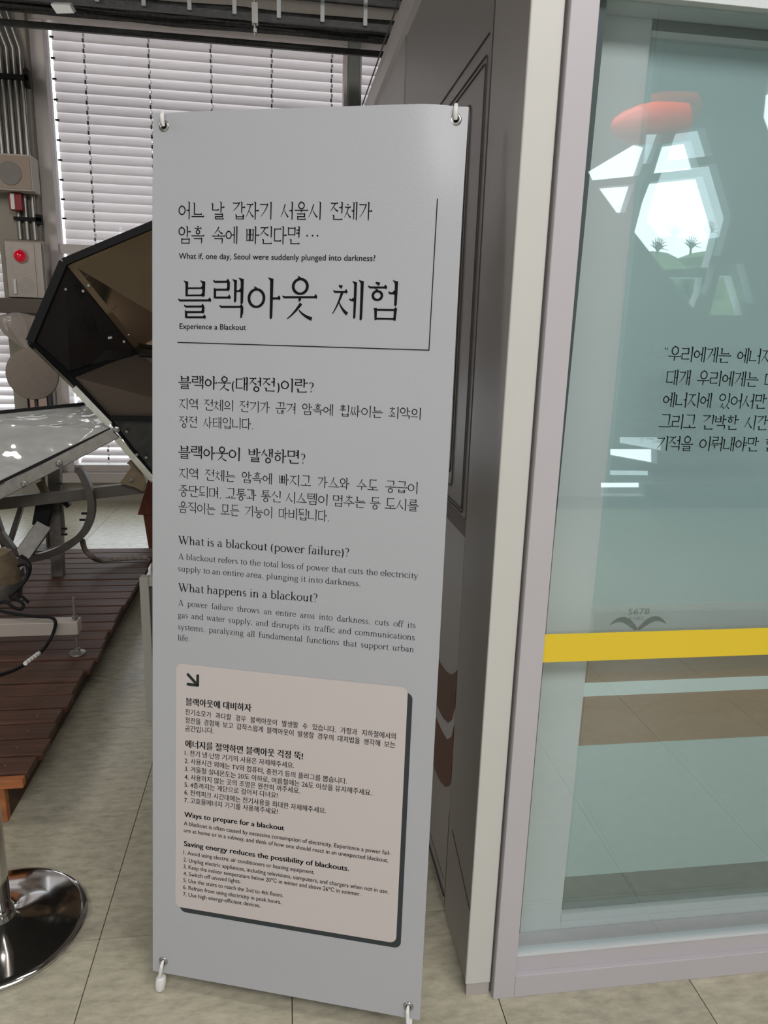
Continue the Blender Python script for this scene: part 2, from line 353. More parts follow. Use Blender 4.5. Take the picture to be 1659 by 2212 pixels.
    if ch == '(': return arc(.34, .24, .24, .48, 130, 230, T*1.1, 0.0, 10), .30
    if ch == ')': return arc(-.04, .24, .24, .48, -50, 50, T*1.1, 0.0, 10), .30
    if ch == '?': q = arc(.2, .52, .13, .17, 150, -80, T, t, 12)+strip([(.21, .35), (.21, .2)], [t, t])+arc(.21, .04, .022, .022, 0, 360, .045, .045, 8); return q, .42
    if ch == '.': return arc(.12, .03, .022, .022, 0, 360, .045, .045, 8), .25
    if ch == ',': return arc(.12, .03, .022, .022, 0, 360, .045, .045, 8)+strip([(.145, .03), (.13, -.05), (.09, -.09)], [.035, .03, .01]), .25
    if ch == '\u201c':
        q = []
        for x in (.08, .22): q += arc(x, .58, .022, .022, 0, 360, .045, .045, 8)+strip([(x-.025, .58), (x-.01, .66), (x+.03, .70)], [.035, .03, .01])
        return q, .34
    return [], .25
def layout(text, size, weight=.062, track=0.0, kern=.93, space=.36):
    """-> list of words, each (quads, width); baseline = bottom of the glyphs, size = Hangul glyph height"""
    words = []
    for word in text.split(' '):
        x = 0; qs = []
        for ch in word:
            if 0xAC00 <= ord(ch) <= 0xD7A3:
                q, a = hangul(ch, weight); sx = .94; a = kern+track; s = 1; dy = 0
            else:
                q, a = latin(ch, .085 if weight > .05 else .07); s = .98 if 0xAC00 <= ord(text[0]) <= 0xD7A3 or text[0] == '\u201c' else 1/.70; sx = s; a = a*s; dy = .05 if s < 1 else 0
                if ch == '\u201c': dy = .2
            qs += [[((x+p[0]*sx)*size, (p[1]*s+dy)*size) for p in f] for f in q]
            x += a
        words.append((qs, x*size))
    return words
def fit_words(words, width, gap=None):
    """justify the words to width (stretching the glyphs when gap is given)"""
    tot = sum(w for _, w in words); n = len(words)-1
    out = []
    if gap is None and n > 0 and tot < width:
        g = (width-tot)/n; k = 1
    else:
        gap = gap or .0; k = width/(tot+gap*n); g = gap*k
    x = 0
    for q, w in words:
        out += [[(x+p[0]*k, p[1]) for p in f] for f in q]; x += w*k+g
    return out
# ================================================================ materials
M = {}
M['tile'] = mat('floor_tile', (.455, .425, .325), .27, noise=.24, nscale=20, bump=.05, bscale=70, stretch=(1, 2.4, 1), vary=.05, spec=.45)
M['grout'] = mat('floor_grout', (.06, .05, .04), .8)
M['wall'] = mat('painted_wall', (.42, .38, .33), .7, noise=.06, nscale=3)
M['pillar'] = mat('pillar_paint', (.33, .30, .25), .6, noise=.05, nscale=3)
M['dark_ceiling'] = mat('dark_ceiling', (.08, .08, .075), .9, noise=.4, nscale=14, bump=.8, bscale=30)
M['facade'] = mat('facade_panel', (.40, .42, .42), .6, noise=.05, nscale=2)
M['window_frame'] = mat('window_frame', (.62, .56, .54), .45)
M['mullion'] = mat('mullion_metal', (.17, .18, .165), .45)
M['slat'] = mat('blind_slat', (.74, .70, .69), .5, trans=.5, tcol=(.66, .62, .615))
M['cord'] = mat('blind_cord', (.05, .05, .05), .6)
M['clip'] = mat('blind_clip', (.75, .75, .75), .25, metal=.6)
M['black'] = mat('black_plastic', (.010, .010, .011), .6, spec=.2)
M['tray'] = mat('tray_metal', (.07, .07, .068), .5, metal=.4, noise=.3, nscale=30)
M['tray_light'] = mat('galvanised_rung', (.42, .43, .43), .4, metal=.4)
M['cables'] = mat('cable_bundle', (.03, .032, .03), .6, noise=.6, nscale=40, bump=1, bscale=60)
M['conduit'] = mat('conduit_steel', (.36, .35, .33), .35, metal=.7)
M['speaker'] = mat('speaker_case', (.55, .50, .44), .55)
M['speaker_front'] = mat('speaker_front', (.40, .31, .25), .7)
M['speaker_grille'] = mat('speaker_grille', (.27, .25, .23), .8, noise=.2, nscale=200)
M['red_box'] = mat('red_box', (.30, .012, .02), .35)
M['white'] = mat('white_plastic', (.80, .79, .77), .4)
M['steel_panel'] = mat('brushed_panel', (.50, .44, .40), .38, metal=.35, noise=.05, nscale=12)
M['steel_dark'] = mat('brushed_panel_edge', (.30, .26, .23), .4, metal=.3)
M['red_lamp'] = mat('red_lamp', (.55, .0, .02), .12, emit=((1, .01, .04), .18), coat=1)
M['brown_bar'] = mat('brown_bar', (.11, .085, .07), .5)
M['bag'] = mat('clear_bag', (.50, .44, .40), .15, bump=.8, bscale=14, alpha=.62)
M['disc'] = mat('taupe_disc', (.25, .205, .17), .6, noise=.08, nscale=30)
M['pink'] = mat('pink_box', (.50, .36, .32), .5)
M['sheet'] = mat('banner_vinyl', (.42, .425, .45), .38, bump=.04, bscale=220, spec=.35)
M['card'] = mat('banner_card_print', (.565, .51, .495), .38, spec=.35)
M['card_shadow'] = mat('banner_dark_print', (.04, .045, .05), .6, spec=.2)
M['ink'] = mat('black_ink', (.006, .006, .007), .7, spec=.12)
M['arrow'] = mat('arrow_print', (.022, .026, .026), .6, spec=.2)
M['nickel'] = mat('eyelet_metal', (.42, .40, .38), .28, metal=.9)
M['rod'] = mat('white_rod', (.78, .78, .76), .35)
M['grey_plastic'] = mat('grey_plastic', (.25, .25, .25), .5)
M['smoked'] = mat('smoked_mirror', (.085, .08, .08), .22, metal=.8, bump=.4, bscale=2, bdist=.05)
M['bronze'] = mat('bronze_mirror', (.50, .40, .30), .10, metal=.9, bump=1, bscale=1.3, bdist=.16, bdet=1)
M['bronze_dark'] = mat('dull_bronze_panel', (.20, .16, .13), .4, metal=.6, bump=.15, bscale=3)
M['foil'] = mat('foil_mirror', (.90, .91, .88), .07, metal=.5, bump=1.0, bscale=4.5, bdist=.035, bdet=2, stretch=(1, 2, 1))
M['flange'] = mat('bright_flange', (.62, .62, .60), .15, metal=1, bump=.3, bscale=9)
M['frame_metal'] = mat('weathered_aluminium', (.25, .235, .215), .42, metal=.55, noise=.18, nscale=25)
M['frame_dark'] = mat('dark_steel', (.11, .095, .085), .45, metal=.4, noise=.15, nscale=25)
M['rust'] = mat('ochre_gearbox', (.20, .15, .09), .55, noise=.25, nscale=18)
M['beam'] = mat('aluminium_beam', (.52, .46, .40), .45, metal=.25, noise=.04, nscale=8)
M['wood'] = mat('brown_stained_wood', (.085, .037, .020), .6, noise=.45, nscale=7, bump=.25, bscale=25, stretch=(.35, 6, 6), vary=.14)
M['endgrain'] = mat('orange_end_wood', (.40, .135, .045), .5, noise=.35, nscale=9, bump=.2, bscale=30, stretch=(.5, 4, 4))
M['redwood'] = mat('red_brown_wood', (.13, .035, .018), .45, noise=.3, nscale=9, stretch=(4, 4, .5))
M['chrome'] = mat('chrome', (.62, .60, .58), .09, metal=1)
M['sign_frame'] = mat('grey_sign_frame', (.42, .40, .36), .5)
M['sign_panel'] = mat('dark_sign_panel', (.10, .085, .085), .35)
M['rope'] = mat('grey_rope', (.30, .25, .21), .8, noise=.5, nscale=80)
M['post'] = mat('cream_post', (.59, .58, .55), .42, noise=.015, nscale=9)
M['seam'] = mat('brown_seam', (.12, .105, .09), .6)
M['lilac'] = mat('lilac_frame', (.50, .47, .50), .42, noise=.015, nscale=9)
M['frame_edge'] = mat('white_bead', (.62, .66, .68), .35)
M['gap_shade'] = mat('gap_shade_teal', (.035, .06, .06), .5)  # dark teal with the shade of the door gap put into it
M['door_frame'] = mat('grey_door_frame', (.64, .68, .69), .4)
M['film'] = mat('frosted_film', (.55, .69, .70), .3, spec=.3)
M['film_brown'] = mat('brown_film', (.33, .165, .09), .35, noise=.08, nscale=5, stretch=(1, 1, 6))
M['film_pale'] = mat('pale_film', (.85, .97, .98), .35)
M['door_dark'] = mat('dark_rail', (.15, .18, .18), .5)
M['yellow'] = mat('yellow_tape', (.80, .58, .035), .38)
M['train'] = mat('train_body', (.27, .25, .232), .38, noise=.05, nscale=4, spec=.4, stretch=(1, 1, .2))
M['train_light'] = mat('train_roof_band', (.42, .39, .37), .4)
M['train_line'] = mat('train_line_print', (.06, .055, .05), .5)
M['train_door'] = mat('train_door_leaf', (.215, .203, .192), .38)
M['train_door_low'] = mat('train_door_lower', (.31, .295, .28), .38)
M['train_band'] = mat('train_brown_band', (.075, .052, .045), .4)
M['train_brown'] = mat('train_brown_stripe', (.105, .035, .022), .4)
M['train_grey'] = mat('train_pale_stripe', (.40, .40, .39), .4)
M['orange'] = mat('orange_balloon', (1.0, .07, .01), .4)
M['leaf'] = mat('hill_foliage', (.075, .11, .05), .8, noise=.5, nscale=1.5)
M['branch'] = mat('branch', (.05, .05, .045), .8)
G_OUT = glassmat('coated_glass', .11, (.955, .985, .985))
G_IN = glassmat('inner_glass', .07, (.98, .995, .995))
G_WIN = glassmat('window_glass', .02, (.98, .99, .99))

# ================================================================ the room
TX, TY, X0, Y0 = .4596, .495, .4755, 1.529      # floor tiles follow the booth
MB().box(-7, 5, -4.4, 7.4, -.06, -.006).build('floor', M['grout']).__setitem__('kind', 'structure')
floor = bpy.data.objects['floor']; tag(floor, 'mottled olive-beige linoleum floor in large square tiles', kind='structure')
tb = MB().box(-TX/2+.0011, TX/2-.0011, -TY/2+.0011, TY/2-.0011, -.004, 0)
proto = tb.build('tile', M['tile'], floor)
first = True
rest = MB()
for i in range(-14, 9):
    for j in range(-10, 11):
        x = X0+(i+.5)*TX; y = Y0+(j+.5)*TY
        if -8 <= i <= 2 and -1 <= j <= 9:
            if first: proto.location = (x, y, 0); first = False
            else: link_copy(proto, (x, y, 0), floor)
        elif -6.9 < x < 4.9 and -4.3 < y < 6.9:
            rest.box(x-TX/2+.0011, x+TX/2-.0011, y-TY/2+.0011, y+TY/2-.0011, -.004, 0)
tag(rest.build('tile_field', M['tile'], floor), kind='stuff')
ce = MB().box(-7, 5, -4.4, 7.4, 4.55, 4.7).build('ceiling', M['dark_ceiling']); tag(ce, 'dark sprayed ceiling above the cable trays', kind='structure')
for i in range(6):
    MB().box(-6.5+i*1.9, -6.38+i*1.9, -4.2, 6.9, 4.3, 4.55).build('ceiling_beam', M['tray'], ce)
# window wall y = 6.42
WYf = 6.42
w = MB()
w.box(-7, -2.9, 6.4, 6.75, 0, 4.55).box(-2.9, 5, 6.4, 6.75, 3.75, 4.55).box(-2.9, 5, 6.36, 6.75, 0, .17).box(2.2, 5, 6.4, 6.75, .17, 3.75)
wb = w.build('wall_back', M['wall']); tag(wb, 'pale wall around the tall windows with a low sill', kind='structure')
MB().box(-2.9, 2.2, 6.30, 6.40, .17, .25).build('window_sill', M['window_frame'], wb)
pl = MB().box(-2.165, -1.855, 6.28, 6.7, 0, 4.55).build('wall_pillar', M['pillar'], bevel=.006); tag(pl, 'beige pillar between two blind-covered windows', kind='structure')
wl = MB().box(-7.1, -7, -4.4, 7.4, 0, 4.55).build('wall_left', M['wall']); tag(wl, 'plain wall far to the left', kind='structure')
wr = MB().box(5, 5.1, -4.4, 7.4, 0, 4.55).build('wall_right', M['wall']); tag(wr, 'plain wall far to the right', kind='structure')
def slat_mesh(x0, x1, tilt, w=.088):
    b = MB(); n = 4; pts = []
    for k in range(n+1):
        t = (k/n-.5); pts.append((t*w, .010*(1-4*t*t)))
    c, s = math.cos(tilt), math.sin(tilt); q = []
    for a, h in pts: q.append((a*c-h*s, a*s+h*c))
    v = [(x, yy, zz) for x in (x0, x1) for yy, zz in q]
    v += [(x, yy, zz-.0012) for x in (x0, x1) for yy, zz in q]
    f = [(k, k+1, n+1+k+1, n+1+k) for k in range(n)]+[(2*(n+1)+k, 2*(n+1)+n+1+k, 2*(n+1)+n+1+k+1, 2*(n+1)+k+1) for k in range(n)]
    return b.add(v, f)
def blind(x0, x1, ztop, zbot, label, cords, y=6.56):
    e = empty('venetian_blind', ((x0+x1)/2, y, zbot), label, 'blind', 'venetian blinds in the tall windows')
    xc = (x0+x1)/2; h = (x1-x0)/2
    kinds = {'shut': slat_mesh(-h, h, math.radians(72)), 'mid': slat_mesh(-h, h, math.radians(56)), 'open': slat_mesh(-h, h, math.radians(30))}
    made = {}
    z = ztop; n = 0
    while z > zbot:
        k = 'shut' if z > 1.55 else ('mid' if z > 1.1 else 'open')
        if k not in made: made[k] = kinds[k].build('slat', M['slat'], e); made[k].location = (0, 0, z-zbot)
        else: link_copy(made[k], (0, 0, z-zbot), e)
        z -= .0722; n += 1
    MB().box(x0, x1, y-.03, y+.03, ztop+.04, ztop+.10).build('head_rail', M['window_frame'], e)
    MB().box(x0, x1, y-.02, y+.02, zbot-.03, zbot-.005).build('bottom_rail', M['window_frame'], e)
    for cx in cords:
        c = MB().bar((cx, y-.058, zbot), (cx, y-.058, ztop+.03), .006, .006).build('ladder_cord', M['cord'], e)
        cl = MB(); dk = MB(); z = ztop-.01; i = 0
        while z > zbot:
            cl.lathe((cx+.004, y-.062, z), [(.004, -.014), (.009, -.008), (.009, .008), (.004, .014)], 6)
            dk.box(cx-.007, cx+.005, y-.066, y-.055, z-.048, z-.020)
            z -= .0722; i += 1
        tag(cl.build('cord_clip', M['clip'], c), kind='stuff'); tag(dk.build('cord_grip', M['cord'], c), kind='stuff')
    return e
bl = blind(-1.745, .515, 3.64, .30, 'wide white venetian blind covering the window behind the banner', (-1.502, -1.019, -.545, -.07, .409))
pn = MB(); z = 3.60
while z > 2.2:
    pn.box(-1.745, -1.715, 6.485, 6.50, z-.006, z+.006); z -= .1444
tag(pn.build('edge_pin', M['black'], bl), kind='stuff')
blind(.62, 2.15, 3.64, .30, 'white venetian blind right of the dark mullion, mostly behind the train mock-up', (.9,))
blind(-2.88, -2.16, 3.64, .30, 'white venetian blind left of the beige pillar with slats open low down', (-2.5,))
def window(name, x0, x1, label, jl=.075, jr=.03):
    e = empty(name, ((x0+x1)/2, 6.42, .25), label, kind='structure')
    MB().box(x0, x0+jl, 6.36, 6.52, .25, 3.75).build('jamb', M['window_frame'], e, bevel=.004)
    MB().box(x1-jr, x1, 6.36, 6.52, .25, 3.75).build('jamb', M['window_frame'], e, bevel=.004)
    MB().box(x0, x1, 6.35, 6.53, 3.665, 3.79).build('head_frame', M['window_frame'], e, bevel=.004)
    MB().box(x0+jl, x1-jr, 6.38, 6.48, 2.025, 2.095).build('transom', M['window_frame'], e, bevel=.003)
    MB().box(x0+jl, x1-jr, 6.38, 6.50, .25, .31).build('bottom_frame', M['window_frame'], e, bevel=.003)
    MB().box(x0+jl, x1-jr, 6.440, 6.446, 2.095, 3.665).build('pane', G_WIN, e)
    MB().box(x0+jl, x1-jr, 6.440, 6.446, .31, 2.025).build('pane', G_WIN, e)
    return e
w1 = window('window_1', -1.855, .53, 'tall white-framed window with closed blind behind the banner', jl=.10)
hd = MB().box(-1.775, -1.745, 6.325, 6.36, 1.76, 1.90).tube([(-1.76, 6.335, 1.885), (-1.76, 6.29, 1.88), (-1.755, 6.28, 1.80), (-1.755, 6.29, 1.75), (-1.76, 6.335, 1.745)], .011, 8).build('handle', M['black'], w1)
tag(hd, 'black window handle')
window('window_2', .62, 2.2, 'tall window right of the dark mullion, half hidden by the train mock-up', jl=.02)
window('window_3', -2.88, -2.16, 'narrow window left of the beige pillar', jl=.03, jr=.02)
mu = MB().box(.53, .62, 6.30, 6.56, .17, 3.75).build('trim_1', M['mullion'], bevel=.004); tag(mu, 'dark grey-green mullion between the two window blinds', kind='structure')

# ---------------- facade behind the camera, cut by slanted glass openings (seen mirrored in the booth glass)
FY = -4.0
def mir(px, py, y=FY):      # point behind the camera that the booth glass mirrors to this spot
    p = U(px, py, 2*1.285-y); return (p.x, y, p.z)
def poly_holes(name, x0, x1, z0, z1, holes, m_, y=FY, th=.12):
    cu = bpy.data.curves.new(name, 'CURVE'); cu.dimensions = '2D'; cu.fill_mode = 'BOTH'; cu.extrude = th/2
    for ring in [[(x0, z0), (x1, z0), (x1, z1), (x0, z1)]]+holes:
        sp = cu.splines.new('POLY'); sp.points.add(len(ring)-1); sp.use_cyclic_u = True
        for p, q in zip(sp.points, ring): p.co = (q[0], q[1], 0, 1)
    o = bpy.data.objects.new('t', cu); C.objects.link(o); bpy.context.view_layer.update()
    me = bpy.data.meshes.new_from_object(o.evaluated_get(bpy.context.evaluated_depsgraph_get())); bpy.data.objects.remove(o)
    me.transform(Matrix.Rotation(PI/2, 4, 'X')); me.materials.clear(); me.materials.append(m_)
    ob = bpy.data.objects.new(name, me); C.objects.link(ob); ob.location = (0, y, 0); return ob
z7 = lambda a, b: (1200+a/3.403, b/3.403)
z5 = lambda a, b: (1280+a/3.813, 120+b/3.813)
px_polys = [[z7(*p) for p in [(590, 1055), (665, 1073), (585, 1303), (250, 1337), (218, 1275)]],
            [z7(*p) for p in [(288, 1383), (557, 1362), (487, 1572), (425, 1572)]],
            [z7(*p) for p in [(760, 1075), (965, 1048), (1027, 1250), (695, 1287)]],
            [z7(*p) for p in [(668, 1348), (1050, 1308), (1165, 1690), (1125, 1850), (1090, 1972), (770, 1990), (555, 1715), (610, 1500)]],
            [z7(*p) for p in [(1520, 620), (1560, 690), (1700, 640), (1800, 1200), (1562, 1060), (1495, 880)]],
            [z5(*p) for p in [(600, 1832), (872, 1832), (850, 1960), (795, 2085)]],
            [z5(*p) for p in [(1010, 1818), (1105, 1818), (1200, 2140), (930, 2140)]],
            [(1312, 968), (1412, 968), (1412, 1000), (1312, 982)],
            [(1292, 1040), (1385, 1040), (1385, 1128), (1292, 1128)]]
holes = [[(mir(*p)[0], mir(*p)[2]) for p in P_] for P_ in px_polys]
# further openings of the same facade, beyond the mirrored view
holes += [[(-5.6, .6), (-4.6, .5), (-4.1, 2.2), (-5.0, 3.4)], [(-3.8, .4), (-2.6, .6), (-2.2, 2.4), (-3.4, 3.6)], [(-1.6, .5), (-.5, .4), (-.3, 2.2), (-1.2, 3.3)],
          [(.0, 1.2), (.75, 1.0), (.8, 2.2), (.2, 2.6)]]
fa = poly_holes('wall_front', -7, 5, 0, 4.55, holes, M['facade']); tag(fa, 'pale facade with slanted many-sided openings, seen mirrored in the glass', kind='structure')
# wooded hill outside, below the sky of the openings
hl = MB(); random.seed(3)
for i in range(70):
    x = -8+i*.33+random.uniform(-.2, .2); r = random.uniform(.5, 1.1); zz = 3.72+random.uniform(-.25, .15)
    pf = [(r*math.sin(a)*random.uniform(.85, 1.1), zz-1+r*(1-math.cos(a))*.6) for a in [.1+.33*k for k in range(9)]]
    hl.lathe((x, -12+random.uniform(-.8, .8), 0), [(r*1.1, .0), (r, zz-1.2)]+[(max(.05, r*math.cos(k*PI/10)*random.uniform(.85, 1.1)), zz-1.1+r*.9*math.sin(k*PI/10)) for k in range(6)], 9)
tag(hl.build('hillside_trees', M['leaf']), 'green wooded hillside outside, mirrored low in the glass', 'trees', kind='stuff')
for k, (px, py) in enumerate([(1420, 545), (1492, 540), (1560, 505)]):
    b = MB(); base = Vector(mir(px, py-2, -11.2))
    for a in (-1.1, -.75, -.45, -.15, .12, .4, .7, 1.05):
        e_ = base+Vector((math.sin(a)*.17, 0, math.cos(a)*.24)); b.tube([base+Vector((0, 0, -.9)), base, (base+e_)/2+Vector((.01, 0, .02)), e_], [.03, .02, .012, .005], 5)
        b.tube([(base+e_)/2, (base+e_)/2+Vector((math.sin(a+.7)*.14, 0, math.cos(a+.7)*.16))], [.009, .004], 5)
    tag(b.build('bare_tree', M['branch']), ['left', 'middle', 'right'][k]+' one of three bare trees on the hill crest, mirrored as a small forked silhouette', 'tree', 'bare trees on the hill crest')
p1 = Vector(mir(1318, 275, -2.0)); p2 = Vector(mir(1475, 262, -2.0)); ax = p2-p1; L_ = ax.length
orb = MB().lathe(p1, [(.004, 0), (L_*.10, L_*.05), (L_*.17, L_*.17), (L_*.235, L_*.40), (L_*.25, L_*.6), (L_*.23, L_*.85), (L_*.21, L_)], 28, ax)
ob = orb.build('hanging_balloon', M['orange'], smooth=True, loc=(p1+p2)/2); tag(ob, 'orange bullet-shaped balloon hanging behind the viewer, mirrored in the glass', 'balloon')
MB().tube([(p1+p2)/2+Vector((0, 0, L_*.2)), Vector(((p1.x+p2.x)/2, p1.y, 4.55))], .003, 5).build('cord', M['black'], ob)
# ================================================================ ceiling tray, lamp box
TYp = 5.0
e = empty('cable_tray', (-.3, TYp, 3.3), 'long dark cable tray with pale rungs hung across the top', 'cable tray')
for z, yy, h in ((3.30, TYp, .035), (3.43, TYp+.0, .03), (3.30, TYp+.42, .035), (3.43, TYp+.42, .03)):
    MB().box(-4.5, 3.2, yy-.012, yy+.012, z-h/2, z+h/2).build('side_rail', M['tray'], e)
x = -4.2
pr = None
while x < 3.1:
    if pr is None: pr = MB().box(-.012, .012, -.02, .0, -.07, .07).build('rung', M['tray_light'], e); pr.location = (x+.3, -.014, .065)
    else: link_copy(pr, (x+.3, -.014, .065), e)
    x += .262
b = MB(); random.seed(5)
for k in range(16):
    y0 = TYp+.03+random.random()*.36; z0 = 3.32+random.random()*.10
    b.tube([(-4.5+j*.35, y0+random.uniform(-.012, .012), z0+random.uniform(-.01, .01)) for j in range(23)], random.uniform(.008, .016), 6)
tag(b.build('cable_bundle', M['cables'], e), kind='stuff')
hb = MB().tube([(-.15, TYp-.03, 3.19), (-.15, TYp-.03, 4.55)], .008, 8).box(-.168, -.132, TYp-.05, TYp-.01, 3.25, 3.36).box(-.160, -.140, TYp-.042, TYp-.018, 3.205, 3.225)
hb.build('threaded_hanger', M['conduit'], e)
e = empty('pipe_rack', (-.3, 5.75, 3.6), 'dark pipes running along the ceiling behind the cable tray', 'pipe rack')
for k, (yy, z, r) in enumerate(((5.65, 3.74, .02), (5.72, 3.86, .03), (5.85, 3.86, .018), (5.95, 4.0, .035))):
    MB().tube([(-4.8, yy, z), (3.2, yy, z)], r, 10).build('pipe', M['tray'], e)
p = MB().tube([(.15, 4.75, 3.425), (1.2, 4.75, 3.425)], .014, 10).build('fluorescent_tube', M['white'], smooth=True)
tag(p, 'thin pale tube running just above the cable tray at the right', 'tube lamp')
q = [U(108, 9, 4.9), U(150, 10, 4.9), U(161, 29, 4.9), U(122, 30, 4.9)]
lb = MB().prism(q, (0, .05, .03)).build('junction_box', M['white'], bevel=.004, loc=q[0]); tag(lb, 'small flat white box hanging below the cable tray at the left', 'box')
# ================================================================ things on the pillar
cx = [-2.115, -2.06, -2.015, -1.965, -1.925, -1.88]
for i in range(5):
    x = -2.075+.046*i
    c = MB().tube([(x-.55, 6.25, 3.85+.05*i), (x-.28, 6.25, 3.80+.03*i), (x-.09, 6.25, 3.66+.02*i), (x, 6.25, 3.42), (x, 6.25, 2.66)], .017, 10).build('conduit', M['conduit'], smooth=True, loc=(x, 6.25, 2.66))
    tag(c, ['leftmost', 'second from left', 'middle', 'fourth from left', 'rightmost'][i]+' of five bent grey conduits above the speaker box', 'conduit', 'conduits above the speaker box')
cb = MB().box(-2.1, -1.845, 6.220, 6.231, 3.21, 3.245).box(-1.868, -1.845, 6.22, 6.279, 3.17, 3.29).build('conduit_clamp', M['black']); tag(cb, 'dark clamp bar holding the five bent conduits', 'clamp')
for i in range(3):
    x = -2.0+.055*i
    c = MB().tube([(x, 6.257, 2.42), (x, 6.257, 2.10)], .019, 10).build('conduit', M['conduit'], smooth=True, loc=(x, 6.257, 2.1))
    tag(c, ['left', 'middle', 'right'][i]+' one of three short conduits between speaker and alarm panel', 'conduit', 'conduits above the alarm panel')
cb = MB().box(-2.03, -1.83, 6.224, 6.236, 2.235, 2.262).box(-1.868, -1.83, 6.224, 6.279, 2.215, 2.285).build('conduit_clamp', M['black']); tag(cb, 'dark clamp bar holding the three short conduits', 'clamp')
e = empty('wall_speaker', (-2.05, 6.28, 2.43), 'beige box speaker with round grille high on the pillar', 'speaker')
a, b_, c_, d_ = U(-60, 337, 6.10), U(63, 339, 6.10), U(67, 408, 6.10), U(-60, 410, 6.10)
MB().prism([(a.x, 6.10, 2.44), (b_.x, 6.10, 2.44), (b_.x, 6.10, 2.668), (a.x, 6.10, 2.668)], (0, .004, 0)).build('front_cloth', M['speaker_front'], e)
MB().prism([(a.x-.01, 2.428), (b_.x+.01, 2.428), (b_.x+.01, 2.68), (a.x-.01, 2.68)] and [(a.x-.01, 6.105, 2.428), (b_.x+.01, 6.105, 2.428), (b_.x+.01, 6.105, 2.68), (a.x-.01, 6.105, 2.68)], (0, .17, 0)).build('case', M['speaker'], e, bevel=.006)
g = U(21, 374, 6.1); MB().lathe((g.x, 6.100, g.z), [(.082, -.0), (.082, .006)], 32, (0, -1, 0)).build('round_grille', M['speaker_grille'], e)
e = empty('fire_call_point', (-1.98, 6.28, 2.30), 'small red fire alarm box with white strip under the speaker', 'alarm')
MB().box(-2.035, -1.945, 6.17, 6.236, 2.30, 2.42).build('case', M['red_box'], e, bevel=.004)
MB().box(-2.020, -1.992, 6.163, 6.17, 2.305, 2.415).build('white_strip', M['white'], e)
e = empty('alarm_panel', (-1.94, 6.28, 1.66), 'grey metal alarm panel with glowing red dome lamp', 'alarm panel')
MB().box(-2.09, -1.80, 6.14, 6.28, 1.66, 2.085).build('case', M['steel_dark'], e, bevel=.006)
MB().box(-2.078, -1.815, 6.12, 6.14, 1.662, 2.07).build('cover', M['steel_panel'], e, bevel=.004)
MB().box(-2.030, -1.865, 6.114, 6.12, 1.664, 2.055).build('door', M['steel_panel'], e, bevel=.002)
g = U(44, 553, 6.11); MB().lathe((g.x, 6.112, g.z), [(.054, 0), (.050, .008)], 24, (0, -1, 0)).build('lamp_ring', M['steel_panel'], e, smooth=True)
MB().lathe((g.x, 6.106, g.z), [(.046, 0), (.044, .015), (.034, .030), (.018, .040), (.004, .043)], 24, (0, -1, 0)).build('dome_lamp', M['red_lamp'], e, smooth=True)
g = U(57, 617, 6.11); b = MB()
for r_, n in ((.012, 6), (.026, 12), (.040, 18), (.054, 22)):
    for k in range(n): b.lathe((g.x+r_*math.cos(2*PI*k/n), 6.1135, g.z+r_*math.sin(2*PI*k/n)), [(.0032, 0), (.0032, .0012)], 6, (0, -1, 0))
tag(b.build('sounder_holes', M['steel_dark'], e), kind='stuff')
g = U(33, 619, 6.11); MB().box(g.x-.010, g.x+.010, 6.104, 6.114, g.z-.055, g.z+.055).build('latch', M['white'], e, bevel=.003)
bb = MB().box(-3.0, -1.80, 6.0, 6.28, 1.545, 1.652).build('brown_rail', M['brown_bar'], bevel=.004, loc=(-2.3, 6.28, 1.55)); tag(bb, 'dark brown rail under the alarm panel', 'rail')
# clear bag tied below the rail
g0 = U(42, 675, 6.0); b = MB(); prof = [(.03, .0), (.13, -.03), (.15, -.09), (.12, -.16), (.07, -.22), (.015, -.27)]
v = []; f = []; n = 26
for i, (r_, h) in enumerate(prof):
    for k in range(n):
        a = 2*PI*k/n; rr = r_*(1+.10*math.sin(5*a+i*.3)+.13*math.sin(9*a))
        v.append((g0.x+rr*1.05*math.cos(a)+h*-.22, 6.0-.06+rr*.5*math.sin(a), 1.545+h))
for i in range(len(prof)-1):
    for k in range(n): f.append((i*n+k, i*n+(k+1) % n, (i+1)*n+(k+1) % n, (i+1)*n+k))
bag = MB().add(v, f).build('plastic_bag', M['bag'], smooth=True, loc=(g0.x, 5.94, 1.545)); tag(bag, 'crumpled clear plastic bag hanging below the brown rail', 'bag')
# round taupe disc and the pink box behind it
g = U(70, 808, 4.35); e = empty('round_disc', (g.x, 4.35, .151), 'round taupe disc on a slim post behind the silver foil panel', 'disc')
MB().lathe((g.x, 4.36, g.z), [(.139, 0), (.142, .004), (.142, .012), (.139, .016)], 48, (0, -1, 0)).build('plate', M['disc'], e, smooth=True)
MB().tube([(g.x, 4.38, .151), (g.x, 4.38, g.z+.1)], .012, 10).build('post', M['frame_dark'], e)
MB().lathe((g.x, 4.38, .151), [(.09, 0), (.09, .012)], 20).build('foot', M['frame_dark'], e)
a, b_ = U(62, 845, 6.2), U(105, 845, 6.2)
e = empty('pink_wall_box', ((a.x+b_.x)/2, 6.28, a.z-.28), 'pale pink box with black side edges low on the pillar', 'box')
MB().box(a.x+.008, b_.x-.008, 6.17, 6.28, a.z-.28, a.z).build('case', M['pink'], e, bevel=.003)
MB().box(a.x-.004, a.x+.008, 6.16, 6.28, a.z-.28, a.z+.01).build('side_edge', M['black'], e)
MB().box(b_.x-.008, b_.x+.004, 6.16, 6.28, a.z-.28, a.z+.01).build('side_edge', M['black'], e)

